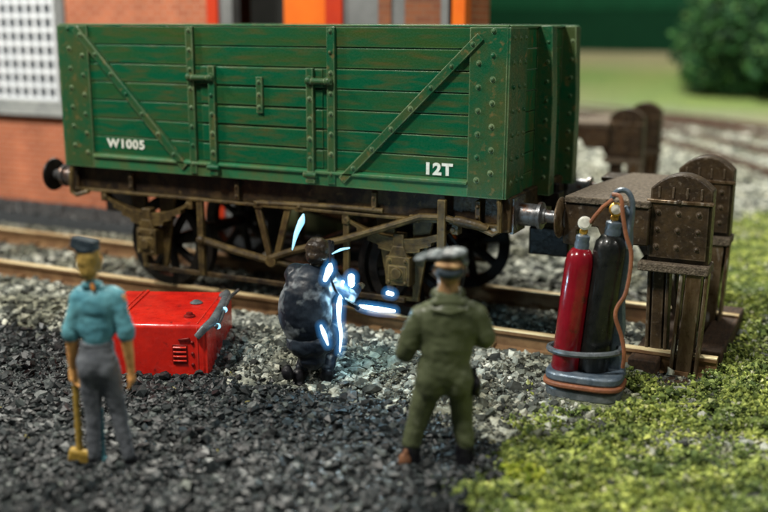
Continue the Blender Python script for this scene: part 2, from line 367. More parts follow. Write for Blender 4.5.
def axis_pts(lo, hi, dlo, dhi, st):
    a = list(np.arange(lo, hi, st)); s = st
    v = hi
    while v < dhi: a.append(v); s *= 1.22; v += s
    a.append(dhi); s = st; v = lo; pre = []
    while v > dlo: s *= 1.22; v -= s; pre.append(max(v, dlo))
    return np.array(sorted(set(round(float(t), 4) for t in pre + a)))
def ground():
    xs = axis_pts(-7, 7, -160, 160, .06); ys = axis_pts(-7, 3, -60, 160, .06)
    X, Y = np.meshgrid(xs, ys); nx = len(xs); ny = len(ys)
    Z = gz(X, Y)
    near = ((X > -7) & (X < 7) & (Y > -7) & (Y < 3))
    Z = Z + near * (np.random.default_rng(1).random(X.shape) - .5) * .022
    v = np.stack([X, Y, Z], -1).reshape(-1, 3)
    i = np.arange(nx * ny).reshape(ny, nx)
    q = np.stack([i[:-1, :-1], i[:-1, 1:], i[1:, 1:], i[1:, :-1]], -1).reshape(-1, 4)
    me = bpy.data.meshes.new('ground'); me.vertices.add(len(v)); me.vertices.foreach_set('co', v.ravel())
    me.loops.add(q.size); me.loops.foreach_set('vertex_index', q.ravel().astype(np.int32))
    me.polygons.add(len(q)); me.polygons.foreach_set('loop_start', (np.arange(len(q)) * 4).astype(np.int32))
    me.update(); me.validate()
    gw = grass_w(X, Y); aw = ash_w(X, Y); fg = far_grass(X, Y); n = fbm(X, Y, .35)
    ball = np.array([.15, .155, .145]); ash = np.array([.020, .025, .026]); gr = np.array([.15, .17, .075])
    sand = sstep(35, 40, Y)[..., None]
    fgc = (np.array([.26, .30, .09])[None, None] * (1 - n[..., None]) + np.array([.13, .26, .06])[None, None] * n[..., None]) * (1 - sand) + np.array([.55, .48, .28]) * sand
    col = ball[None, None] * (1 - aw[..., None]) + ash[None, None] * aw[..., None]
    col = col * (1 - gw[..., None]) + gr[None, None] * gw[..., None]
    earth = (sstep(-2.5, .5, Y - (26 - .45 * np.clip(X, -10, 30))) * (1 - fg))[..., None]
    col = col * (1 - earth) + np.array([.27, .21, .13]) * earth
    fb = (sstep(4, 9, Y) * (1 - sstep(20, 26, Y)))[..., None] * (1 - gw[..., None])   # paler ballast round the far tracks
    col = col * (1 - fb) + np.array([.36, .38, .33]) * fb
    col = col * (1 - fg[..., None]) + fgc * fg[..., None]
    at = me.color_attributes.new('tint', 'FLOAT_COLOR', 'POINT')
    at.data.foreach_set('color', np.concatenate([col, np.ones(col.shape[:2] + (1,))], -1).astype(np.float32).ravel())
    m, nt, b = new_mat('ground_soil'); L = nt.links
    a = nd(nt, 'ShaderNodeAttribute', attribute_name='tint'); tc = nd(nt, 'ShaderNodeTexCoord')
    n1 = nd(nt, 'ShaderNodeTexNoise'); n1.inputs['Scale'].default_value = 9; n1.inputs['Detail'].default_value = 12; n1.inputs['Roughness'].default_value = .75
    L.new(tc.outputs['Object'], n1.inputs['Vector'])
    r = nd(nt, 'ShaderNodeMapRange'); r.inputs[1].default_value = .3; r.inputs[2].default_value = .7; r.inputs[3].default_value = .35; r.inputs[4].default_value = 1.65
    L.new(n1.outputs['Fac'], r.inputs[0])
    v = nd(nt, 'ShaderNodeVectorMath', operation='SCALE'); L.new(a.outputs['Color'], v.inputs[0]); L.new(r.outputs[0], v.inputs['Scale'])
    L.new(v.outputs[0], b.inputs['Base Color']); b.inputs['Roughness'].default_value = .7
    vo = nd(nt, 'ShaderNodeTexVoronoi'); vo.inputs['Scale'].default_value = 22; L.new(tc.outputs['Object'], vo.inputs['Vector'])
    bp = nd(nt, 'ShaderNodeBump'); bp.inputs['Strength'].default_value = .8; bp.inputs['Distance'].default_value = .02; bp.invert = True
    L.new(vo.outputs['Distance'], bp.inputs['Height']); L.new(bp.outputs[0], b.inputs['Normal'])
    o = bpy.data.objects.new('ground', me); C.objects.link(o); me.materials.append(m); o['kind'] = 'structure'
    o['label'] = 'scenic ground of ash, ballast and green flock'
    me.polygons.foreach_set('use_smooth', [True] * len(me.polygons))
ground()

# base icosahedron
def ico():
    t = (1 + 5 ** .5) / 2
    v = np.array([(-1, t, 0), (1, t, 0), (-1, -t, 0), (1, -t, 0), (0, -1, t), (0, 1, t), (0, -1, -t), (0, 1, -t), (t, 0, -1), (t, 0, 1), (-t, 0, -1), (-t, 0, 1)], float)
    v /= np.linalg.norm(v[0])
    f = np.array([(0, 11, 5), (0, 5, 1), (0, 1, 7), (0, 7, 10), (0, 10, 11), (1, 5, 9), (5, 11, 4), (11, 10, 2), (10, 7, 6), (7, 1, 8), (3, 9, 4), (3, 4, 2), (3, 2, 6), (3, 6, 8), (3, 8, 9), (4, 9, 5), (2, 4, 11), (6, 2, 10), (8, 6, 7), (9, 8, 1)])
    return v, f
IV, IF = ico()
OV = np.array([(1, 0, 0), (-1, 0, 0), (0, 1, 0), (0, -1, 0), (0, 0, 1), (0, 0, -1)], float)
OF = np.array([(0, 2, 4), (2, 1, 4), (1, 3, 4), (3, 0, 4), (2, 0, 5), (1, 2, 5), (3, 1, 5), (0, 3, 5)])
def crumbs(name, P, size, mat, flat=(1, 1, .75), jag=.35, parent=None, seed=0, octa=False, soft=False):
    rg = np.random.default_rng(seed); n = len(P)
    IV, IF = (OV, OF) if octa else (globals()['IV'], globals()['IF']); nv = len(IV)
    q = rg.normal(size=(n, 4)); q /= np.linalg.norm(q, axis=1)[:, None]
    w, x, y, z = q.T
    Rm = np.stack([1 - 2 * (y * y + z * z), 2 * (x * y - z * w), 2 * (x * z + y * w), 2 * (x * y + z * w), 1 - 2 * (x * x + z * z), 2 * (y * z - x * w),
                   2 * (x * z - y * w), 2 * (y * z + x * w), 1 - 2 * (x * x + y * y)], -1).reshape(n, 3, 3)
    V = IV[None] * (1 + (rg.random((n, nv, 1)) - .5) * 2 * jag) * (0.65 + .7 * rg.random((n, 1, 3)))
    V = np.einsum('nij,nkj->nki', Rm, V) * np.array(flat) * size[:, None, None] + P[:, None, :]
    F = (IF[None] + (np.arange(n) * nv)[:, None, None]).reshape(-1, 3)
    me = bpy.data.meshes.new(name); me.vertices.add(n * nv); me.vertices.foreach_set('co', V.astype(np.float32).ravel())
    me.loops.add(F.size); me.loops.foreach_set('vertex_index', F.ravel().astype(np.int32))
    me.polygons.add(len(F)); me.polygons.foreach_set('loop_start', (np.arange(len(F)) * 3).astype(np.int32))
    me.polygons.foreach_set('use_smooth', np.full(len(F), soft))
    me.update()
    o = bpy.data.objects.new(name, me); C.objects.link(o); me.materials.append(mat)
    if parent: o.parent = parent
    return o
def rnd_pts(n, x0, x1, y0, y1, seed):
    rg = np.random.default_rng(seed); return rg.uniform(x0, x1, n), rg.uniform(y0, y1, n), rg
def clear(x, y):       # where the trolley, the stop's legs and the boots stand
    return ((((x - 3.46) / .48) ** 2 + ((y + 1.70) / .36) ** 2) < 1) | (((x - 4.08) ** 2 + (y + .84) ** 2) < .05) | (((x - 4.0) ** 2 + (y + .95) ** 2) < .03)
def near_rail(x, y):   # keep the rail heads and their inner edges clear
    return ((np.abs(np.abs(y) - .72) < .14) & (x < 4.5))

M['ashg'] = grains('ash_grains', [(0, (.005, .007, .008)), (.5, (.016, .021, .023)), (.88, (.040, .050, .052)), (.988, (.08, .095, .088)), (1, (.20, .22, .19))], .46, .5, patch=((.55, .6, .62), 1.7))
M['fines'] = grains('ballast_fines', [(0, (.05, .055, .05)), (.5, (.16, .17, .145)), (1, (.40, .41, .34))], .8, .2, patch=((.55, .5, .42), 1.5))
M['ballg'] = grains('ballast_grains', [(0, (.03, .033, .031)), (.26, (.09, .10, .09)), (.50, (.23, .25, .22)), (.80, (.46, .48, .42)), (1, (.72, .73, .64))], .75, .25, patch=((.55, .54, .46), 1.3))
M['flock'] = grains('flock', [(0, (.045, .065, .022)), (.3, (.16, .21, .055)), (.65, (.34, .40, .09)), (.9, (.55, .60, .16)), (1, (.50, .48, .34))], .85, .15, patch=((.50, .58, .68), 2.6))
M['flockb'] = grains('flock_bright', [(0, (.09, .14, .016)), (.5, (.24, .30, .028)), (1, (.42, .45, .07))], .85, .15)
M['leafy'] = grains('bush_leaf', [(0, (.005, .022, .008)), (.5, (.012, .060, .018)), (.85, (.035, .12, .030)), (1, (.09, .18, .05))], .7, .3)
M['straw'] = grains('straw', [(0, (.30, .30, .06)), (1, (.5, .42, .14))], .6)

# ash
x, y, rg = rnd_pts(400000, -4.5, 5.2, -6.5, -1.7, 11)
k = rg.random(len(x)) < ash_w(x, y) * np.where(x < -2.4, .5, 1); x, y = x[k], y[k]
sz = np.clip(rg.lognormal(-4.50, .52, len(x)), .005, .046)
o = crumbs('coal_ash', np.stack([x, y, gz(x, y) + sz * rg.uniform(-.3, 1.3, len(x)) + .06 * fbm(x, y, 5)], -1), sz, M['ashg'], jag=.55, seed=1)
o['kind'] = 'stuff'; tag(o, 'dark grey coal ash spread where the workers stand', 'ash')
# ballast (near, then coarse further away)
x, y, rg = rnd_pts(150000, -9, 5.2, -3.4, 1.75, 12)
dens = (1 - ash_w(x, y)) * (1 - .9 * grass_w(x, y)) * sstep(1.7, 1.45, y) + .014 * ash_w(x, y)
k = (rg.random(len(x)) < dens) & ~near_rail(x, y) & ~(clear(x, y) & (rg.random(len(x)) < .85)); x, y = x[k], y[k]
sz = np.clip(rg.lognormal(-4.12, .50, len(x)), .008, .052)
hump = np.exp(-((y + 1.85) / .5) ** 2) * (.05 + .12 * fbm(x, y, 1.1)) * sstep(3.1, 2.5, x)
o = crumbs('ballast', np.stack([x, y, gz(x, y) + hump + sz * rg.uniform(-.2, .8, len(x))], -1), sz, M['ballg'], jag=.55, seed=2)
o['kind'] = 'stuff'; tag(o, 'pale grey stone ballast along the near track', 'ballast')
x, y, rg = rnd_pts(200000, -6, 5.2, -3.2, 1.75, 19)
k = (rg.random(len(x)) < (1 - ash_w(x, y)) ** 2 * (1 - .6 * grass_w(x, y))) & ~near_rail(x, y) & ~(clear(x, y) & (rg.random(len(x)) < .85)); x, y = x[k], y[k]
sz = np.clip(rg.lognormal(-4.7, .35, len(x)), .005, .018); hump = np.exp(-((y + 1.85) / .5) ** 2) * (.05 + .12 * fbm(x, y, 1.1)) * sstep(3.1, 2.5, x)
o = crumbs('ballast_grit', np.stack([x, y, gz(x, y) + hump + rg.random(len(x)) * .022], -1), sz, M['fines'], jag=.5, seed=9, octa=True)
o['kind'] = 'stuff'; tag(o, 'fine pale grit packed between the ballast stones', 'grit')
x, y, rg = rnd_pts(80000, -3, 9, 1.8, 22, 13)
k = (rg.random(len(x)) < (1 - grass_w(x, y)) * (1 - far_grass(x, y)) * np.where(y < 5.2, x > .9, True)); x, y = x[k], y[k]
sz = np.clip(rg.lognormal(-3.25, .35, len(x)), .02, .08)
o = crumbs('ballast', np.stack([x, y, gz(x, y) + sz * .2], -1), sz, M['ballg'], jag=.55, seed=3)
o['kind'] = 'stuff'; tag(o, 'pale ballast spread around the curving far tracks', 'ballast')
# grass flock
x, y, rg = rnd_pts(520000, 2.6, 7.0, -6.4, 2.5, 14)
cl = fbm(x, y, 2.6); gwv = grass_w(x, y)
k = rg.random(len(x)) < (gwv * sstep(.34, .54, cl) * .95 + gwv ** 2 * .16) * (1 - clear(x, y)); x, y, cl = x[k], y[k], cl[k]
sz = np.clip(rg.lognormal(-4.55, .45, len(x)), .005, .034)
c2 = fbm(x + 17, y, 9.0); mound = sstep(.36, .75, cl) * .07 + sstep(.45, .75, c2) * .085
o = crumbs('grass_flock', np.stack([x, y, gz(x, y) + rg.random(len(x)) * mound + sz * .4], -1), sz, M['flock'], flat=(1, 1, 1), jag=.5, octa=True, seed=4)
o['kind'] = 'stuff'; tag(o, 'mossy green flock covering the ground in front of the buffer stop', 'grass')
x, y, rg = rnd_pts(120000, 2.6, 9, 2.4, 11, 15)
k = rg.random(len(x)) < grass_w(x, y) * sstep(.2, .45, fbm(x, y, 1.6)); x, y = x[k], y[k]
sz = np.clip(rg.lognormal(-4.0, .35, len(x)), .010, .04)
o = crumbs('grass_flock', np.stack([x, y, gz(x, y) + sz * .4], -1), sz, M['flock'], flat=(1, 1, 1), jag=.5, octa=True, seed=5)
o['kind'] = 'stuff'; tag(o, 'green flock between the near track and the curving track', 'grass')
# ------------------------------------------------------------ pavement along the shed
pv = MB().span((-15, 1.78, -.34), (.85, 3.9, -.15)).build('pavement', 'tarmac', bevel=.02); 
M['darkgrit'] = grains('dark_gravel', [(0, (.02, .023, .025)), (.6, (.05, .056, .06)), (1, (.13, .14, .14))], .7, .3)
x, y, rg = rnd_pts(42000, -12, .8, 1.8, 2.68, 21)
sz = np.clip(rg.lognormal(-3.9, .35, len(x)), .010, .04)
o = crumbs('dark_gravel', np.stack([x, y, -.15 + sz * .3], -1), sz, M['darkgrit'], jag=.5, seed=22, octa=True)
o['kind'] = 'stuff'; tag(o, 'dark grey gravel along the foot of the brick shed', 'gravel')
pv['kind'] = 'structure'; pv['label'] = 'dark tarmac strip at the foot of the brick shed'

# bright tufts: each a small heap of foam crumbs one can count
def tuft(i, x, y, r, label, mat='flockb', n=120):
    rg = np.random.default_rng(100 + i)
    d = rg.normal(size=(n, 3)); d /= np.linalg.norm(d, axis=1)[:, None]
    rad = r * rg.random(n) ** .4
    P = d * rad[:, None] * np.array([1.15, .9, .75]); P[:, 2] = np.abs(P[:, 2]) * 1.1
    o = crumbs('grass_tuft', P, rg.uniform(.010, .024, n), M[mat], flat=(1, 1, 1), jag=.55, seed=i, octa=True)
    o.location = (x, y, float(gz(x, y)) - .01)
    tag(o, label, 'grass tuft', 'bright grass tufts')
tuft(0, 3.50, -3.46, .17, 'largest bright yellow-green tuft beside the olive figure\'s feet', n=260)
tuft(1, 3.78, -2.72, .11, 'bright tuft in the middle of the flock below the gas cylinders', n=150)
tuft(2, 3.62, -3.85, .12, 'small yellow-green tuft at the ash edge nearest the camera')

# ------------------------------------------------------------ tracks
def straight_track():
    t = thing('railway_track', 'straight track under the green wagon with brown rails and worn bright heads', 'railway track', (0, 0, G))
    for s in (-1, 1):
        y = .745 * s; pr = [(-.10, -.205), (.10, -.205), (.10, -.18), (.02, -.16), (.02, -.06), (.045, -.045), (.045, -.012), (-.045, -.012), (-.045, -.045), (-.02, -.06), (-.02, -.16), (-.10, -.18)]
        r = MB().prism([(y + a, ZR + b) for a, b in pr], 0, -16, 4.38).build('rail', 'rail', t, bevel=.004)
        MB().prism([(y - .043, ZR - .0125), (y + .043, ZR - .0125), (y + .040, ZR - .003), (y + .030, ZR), (y - .030, ZR), (y - .040, ZR - .003)], 0, -16, 4.38).build('head', 'railtop', r)
    for i in range(34):
        x = -15.7 + i * .6
        MB().box((x + random.uniform(-.01, .01), 0, -.345), (.25, 2.55, .11)).build('sleeper', 'sleeper', t, bevel=.012)
        sl = [o for o in t.children][-1]
        for y in (-.745, .745): MB().span((x - .06, y - .12, -.31), (x + .06, y + .12, -.25)).build('rail_chair', 'rail', sl)
straight_track()

def curved_track(name, pts, label):
    t = thing('railway_track', label, 'railway track', (pts[0][0], pts[0][1], G))
    P = []
    for i in range(len(pts) - 1):      # Catmull-Rom
        a = pts[max(i - 1, 0)]; b = pts[i]; c = pts[i + 1]; d = pts[min(i + 2, len(pts) - 1)]
        for k in range(10):
            u = k / 10
            P.append([.5 * (2 * b[j] + (c[j] - a[j]) * u + (2 * a[j] - 5 * b[j] + 4 * c[j] - d[j]) * u * u + (3 * b[j] - a[j] - 3 * c[j] + d[j]) * u ** 3) for j in (0, 1)])
    P.append(list(pts[-1])); P = [Vector((a, b, 0)) for a, b in P]
    N = []
    for i, p in enumerate(P):
        tg = (P[min(i + 1, len(P) - 1)] - P[max(i - 1, 0)]).normalized(); N.append(Vector((-tg.y, tg.x, 0)))
    for s in (-1, 1):
        b = MB(); vs = []; fs = []
        for p, n in zip(P, N):
            for w, z in ((-.05, -.29), (-.045, -.11), (.045, -.11), (.05, -.29)): vs.append(p + n * (.745 * s + w) + Vector((0, 0, z)))
        for i in range(len(P) - 1):
            for k in range(4): a = i * 4 + k; c = i * 4 + (k + 1) % 4; fs.append((a, c, c + 4, a + 4))
        fs += [(3, 2, 1, 0), tuple(range(len(vs) - 4, len(vs)))]
        b.add(vs, fs).build('rail', 'railfar', t)
    acc = 0
    for i in range(1, len(P)):
        seg = (P[i] - P[i - 1]).length; d = (P[i] - P[i - 1]).normalized()
        while acc < seg:
            c = P[i - 1] + d * acc; an = math.atan2(d.y, d.x)
            MB().box((c.x, c.y, -.33), (.26, 2.5, .10), Euler((0, 0, an))).build('sleeper', 'sleeper', t); acc += .75
        acc -= seg
curved_track('far', [(-12, 25.5), (-6, 23.4), (-1.5, 20.6), (1.6, 17.0), (4.2, 12.6), (6.5, 7.5), (8.6, 1.5), (10.5, -5)], 'brown-railed track curving past the right-hand grass')
curved_track('far2', [(-12, 28.6), (-5, 26.6), (0.3, 23.3), (4.4, 18.6), (7.4, 13.2), (9.8, 7.5), (12, 1.0)], 'outer curved track nearest the big bush')
# track behind the wagon that ends at the far buffer stop
def siding():
    t = thing('railway_track', 'siding behind the brick shed ending at the blurred buffer stop', 'railway track', (-3, 7.1, G))
    for s in (-1, 1):
        MB().span((-12, 7.1 + .745 * s - .045, -.29), (2.1, 7.1 + .745 * s + .045, ZR)).build('rail', 'railfar', t)
    for i in range(23): MB().box((-11.8 + i * .6, 7.1, -.34), (.25, 2.5, .1)).build('sleeper', 'sleeper', t)
siding()

# ------------------------------------------------------------ brick shed behind the wagon
def shed():
    y0 = 2.7; z0 = -.16
    t = thing('brick_shed', 'orange brick shed with white lattice window and orange door behind the wagon', 'building', (-5, y0, z0))
    TH = .22; ZT = 4.4
    w = MB()
    # wall slabs round the openings; openings: window -8.75..-6.15 (z 1.55..3.6), second window further left, doors from -3.25
    w.span((-13, y0, z0), (-12.0, y0 + TH, ZT)); w.span((-12, y0, z0), (-9.4, y0 + TH, 1.42)); w.span((-12, y0, 3.6), (-9.4, y0 + TH, ZT))
    w.span((-9.4, y0, z0), (-8.75, y0 + TH, ZT)); w.span((-8.75, y0, z0), (-5.95, y0 + TH, 1.42)); w.span((-8.75, y0, 3.6), (-5.95, y0 + TH, ZT))
    w.span((-5.95, y0, z0), (-3.3, y0 + TH, ZT)); w.span((-3.3, y0, 3.55), (.62, y0 + TH, ZT))
    w.span((-13, y0 + TH, z0), (-12.8, 3.6, ZT)); w.span((.44, y0 + TH, z0), (.62, 3.6, ZT)); w.span((-12.8, 3.4, z0), (.5, 3.6, ZT))
    w.build('wall', 'brick', t)
    b = MB(); b.span((-.60, y0 + .01, z0), (-.42, y0 + TH, 3.55)); b.span((-.22, y0 + .01, z0), (.30, y0 + TH, 3.55)); b.build('wall', 'brickdk', t)['label'] = 'brown brick bay at the right end'
    MB().span((-3.3, y0 - .03, z0), (-3.12, y0 + TH, 3.55)).build('pilaster', 'redpost', t)
    MB().span((-3.12, y0 + .02, z0), (-2.9, y0 + TH, 3.55)).build('door_frame', 'greypaint', t)
    MB().span((-2.9, y0 + .50, z0), (-2.06, y0 + .54, 3.55)).build('doorway_shade', 'doorshade', t)  # dark sheet set back in the opening stands in for its shade
    MB().span((-2.06, y0 + .03, z0), (-1.38, y0 + .10, 3.55)).build('door', 'orange', t, bevel=.01)
    MB().span((-1.38, y0 - .02, z0), (-1.13, y0 + TH, 3.55)).build('door_post', 'redpost', t)
    f = MB(); f.span((-1.13, y0 + .04, z0), (-.60, y0 + .14, 3.55)); f.build('side_panel', 'greypaint', t)
    MB().span((-.42, y0 + .04, z0), (-.22, y0 + .14, 3.55)).build('side_panel', 'greypaint', t)
    MB().span((.30, y0 - .02, z0), (.40, y0 + .05, 3.55)).build('downpipe', 'greypaint', t)
    MB().span((.44, y0 + .01, z0), (.615, y0 + TH - .002, 3.55)).build('corner', 'orange', t)
    for (xa, xb) in ((-12, -9.4), (-8.75, -5.95)):
        wn = MB()
        wn.span((xb - .2, y0 - .04, 1.42), (xb, y0 + .1, 3.6)); wn.span((xa, y0 - .04, 1.42), (xa + .06, y0 + .1, 3.6)); wn.span((xa, y0 - .04, 3.5), (xb, y0 + .1, 3.6))
        wo = wn.build('window', 'greypaint', t, bevel=.01)
        MB().span((xa, y0 + .12, 1.42), (xb, y0 + .15, 3.6)).build('pane', 'glass', wo)
        lt = MB(); x = xa + .06
        while x < xb - .2:
            lt.span((x, y0 + .03, 1.5), (x + .058, y0 + .07, 3.5)); x += .185
        z = 1.5
        while z < 3.5:
            lt.span((xa + .06, y0 + .032, z), (xb - .2, y0 + .068, z + .066)); z += .215
        lt.build('lattice', 'whiteframe', wo)
        s = MB(); s.span((xa - .08, y0 - .14, 1.27), (xb + .04, y0 + .03, 1.40)); s.span((xa - .04, y0 - .08, 1.40), (xb + .02, y0 + .02, 1.52)); s.build('sill', 'sill', wo, bevel=.02)
    rf = MB().span((-13.3, 2.4, ZT), (.95, 3.9, ZT + .18)).build('roof', 'roof', t, bevel=.02)
shed()

def drum():
    t = thing('oil_drum', 'olive green drum lying at the foot of the orange door', 'drum', (-1.35, 2.35, -.15))
    b = MB().lathe([(.28, 0), (.30, .01), (.30, .28), (.315, .29), (.315, .31), (.30, .32), (.30, .60), (.315, .61), (.315, .63), (.30, .64), (.30, .88), (.28, .90)], (-1.80, 2.36, .165), (1, 0, 0), n=32)
    b.build('shell', 'drumolive', t)
    MB().lathe([(.05, 0), (.05, .03), (.03, .035)], (-.905, 2.36, .30), (1, 0, 0), n=12).build('cap', 'drumolive', t)
M['drumolive'] = paint('olive_drum', (0.10, 0.12, 0.05), (0.14, 0.15, 0.07), 4, .5)
drum()

# ------------------------------------------------------------ green boarded wall at the back, bush
def back_wall():
    t = thing('boarded_wall', 'long dark green boarded wall across the back', 'wall', (-12, 45, 1.3))
    b = MB(); x = -60.0
    while x < 12: b.span((x, 45, .6), (x + .56, 45.2 + .12, 3.55)); x += .60
    b.span((-60, 45.15, .6), (12, 45.4, 3.5)); b.build('boards', 'fence', t)
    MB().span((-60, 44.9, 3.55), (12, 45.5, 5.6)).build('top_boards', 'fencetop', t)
back_wall()
def bush(i, x, y, rx, rz, label, n=9000, size=.13):
    z = float(gz(x, y)); t = thing('bush', label, 'bush', (x, y, z))
    rg = np.random.default_rng(40 + i)
    cen = []; 
    for _ in range(34):
        a = rg.uniform(0, 6.28); rr = rx * rg.uniform(.15, .78) ; h = rg.uniform(.12, .95)
        k = math.sin(math.pi * min(1, .18 + h * .82)) ** .6
        cen.append((math.cos(a) * rr * k, math.sin(a) * rr * k, h * rz, rg.uniform(.22, .42) * rx))
    cen = np.array(cen); idx = rg.integers(0, len(cen), n)
    d = rg.normal(size=(n, 3)); d /= np.linalg.norm(d, axis=1)[:, None]
    P = cen[idx, :3] + d * (cen[idx, 3] * rg.uniform(.7, 1.08, n))[:, None]; P[:, 2] = np.abs(P[:, 2])
    crumbs('crown', P, rg.uniform(.5, 1.2, n) * size, M['leafy'], flat=(1, 1, 1), jag=.5, octa=True, parent=t, seed=i + 60)
    b = MB(); b.tube([(x, y, z - .2), (x + .1, y, z + rz * .3), (x + .05, y, z + rz * .7)], [rx * .07, rx * .05, rx * .02])
    for a in range(6): b.tube([(x + .05, y, z + rz * .15), (x + math.cos(a) * rx * .5, y + math.sin(a) * rx * .5, z + rz * .55)], [rx * .03, rx * .01])
    b.build('trunk', 'bark', t)
bush(0, 1.3, 32.0, 3.9, 5.0, 'large rounded dark green bush in the top right corner', n=14000)

# ------------------------------------------------------------ buffer stops
def buffer_stop(loc, label, group='buffer stops at the ends of the tracks'):
    ox, oy = loc
    t = thing('buffer_stop', label, 'buffer stop', (ox, oy, G), group=group)
    X = lambda a: a + ox - 4.0 + (.045 if a > 3.5 else 0)
    for s in (-1, 1):
        yy = oy + s * .68; near = yy - .0
        # arched plate with three columns of rivets
        def arch(x0, x1, z0, z1, rise, n=10):
            pts = [(X(x0), z0), (X(x1), z0)]
            for i in range(n + 1):
                u = 1 - i / n; pts.append((X(x0 + (x1 - x0) * u), z1 + rise * (1 - (2 * u - 1) ** 2)))
            return pts
        mb = MB().prism(arch(3.68, 4.20, .60, 1.34, .13), 1, yy - .10, yy + .10)
        if s > 0: mb.prism([(X(3.80), -.22), (X(4.10), -.22), (X(4.19), .598), (X(3.70), .598)], 1, yy - .09, yy + .09)
        side = mb.build('end_board', 'stop', t, bevel=.012)
        pb = MB().span((X(3.70), yy - .135, .74), (X(4.18), yy - .10, 1.23))
        for i in range(3):
            for k in range(3): pb.ball((X(3.76 + i * .17), yy - .138, .84 + k * .15), .022, n=7, m=5)
        pb.ball((X(3.93), yy - .138, 1.24), .028)
        for k in range(4): pb.span((X(3.745 + k * .118), yy - .112, 1.26), (X(3.765 + k * .118), yy - .09, 1.36))
        pb.build('riveted_plate', 'stop', side, bevel=.006)
        ld = MB().span((X(3.62), yy - .19, .62), (X(4.22), yy + .12, .70)); ld.build('ledge', 'stoptop', side, bevel=.012)
        rb = MB().span((X(3.66), yy - .15, 1.22), (X(4.22), yy - .095, 1.25)); rb.build('ridge', 'stopiron', side, bevel=.006)
        # legs of old rail
        lg = MB()
        def ibeam(x0, z0, x1, z1, w, y):
            lg.beam((X(x0), y - .06, z0), (X(x1), y - .06, z1), .035, w, up=(0, 1, 0)) if False else None
            d = Vector((x1 - x0, 0, z1 - z0)); 
            px = Vector((d.z, 0, -d.x)).normalized()
            for off, ww, dy, th in ((-w / 2, .03, 0, .15), (w / 2, .03, 0, .15), (0, w * .62, 0, .135)):
                a = Vector((X(x0), y, z0)) + px * off; b2 = Vector((X(x1), y, z1)) + px * off
                xx = (b2 - a).normalized(); m = Matrix((xx, px, xx.cross(px))).transposed()
                lg.box((a + b2) / 2, ((b2 - a).length, ww, th), m)
        ibeam(4.10, .64, 4.06, -.36, .21, yy - .10); lg.build('leg', 'stopiron', t, bevel=.008)
        lg = MB(); ibeam(3.78, .64, 3.80, -.30, .16, yy + .02); lg.build('leg', 'stop', t, bevel=.008)
        lg = MB(); lg.beam((X(3.30), yy + .02, .72), (X(3.84), yy + .02, -.22), .14, .12); lg.build('brace', 'stop', t, bevel=.01) if s > 0 else None
        # longitudinal timber with buffer pad and a hook-like drop at the front
        pr = [(X(2.99), .80), (X(3.12), .78), (X(3.12), .93), (X(3.20), .97), (X(3.30), .97), (X(3.36), .84), (X(3.70), .84), (X(3.70), 1.17), (X(2.99), 1.17)]
        MB().prism(pr, 1, yy - .20, yy + .17).build('side_timber', 'stop', t, bevel=.014)
        MB().lathe([(.001, -.03), (.11, -.028), (.13, -.015), (.13, .02)], (X(2.985), yy, 1.02), (1, 0, 0)).build('buffer_pad', 'stopiron', t)
    # rough deck on top, cut back on the far front corner
    dk = [(X(3.0), oy - .90), (X(3.70), oy - .90), (X(3.70), oy + .83), (X(3.22), oy + .83), (X(3.05), oy - .2)]
    MB().prism(dk, 2, 1.172, 1.235).build('deck', 'stoptop', t, bevel=.012)
    MB().span((X(3.40), oy - .45, .80), (X(3.66), oy + .48, 1.165)).build('cross_beam', 'stop', t, bevel=.012)
    MB().span((X(2.98), oy + .50, 1.172), (X(3.2), oy + .86, 1.22)).build('cap_block', 'stop', t, bevel=.01)
    MB().span((X(3.60), oy - .95, -.32), (X(3.86), oy + 1.0, -.16)).build('base_timber', 'sleeper', t, bevel=.015)
    MB().span((X(4.10), oy - .5, -.32), (X(4.34), oy + 1.15, -.14)).build('base_timber', 'sleeper', t, bevel=.015)
    return t
buffer_stop((4.0, 0.0), 'sharp brown timber buffer stop right behind the gas cylinders')
def copy_tree(o, parent=None):
    c = o.copy(); C.objects.link(c); c.parent = parent
    for ch in list(o.children): copy_tree(ch, c)
    return c
bs2 = copy_tree([o for o in C.objects if o.name == 'buffer_stop'][0])
bs2.location = (2.0, 6.9, G); bs2['label'] = 'blurred brown buffer stop on the track beyond the wagon'

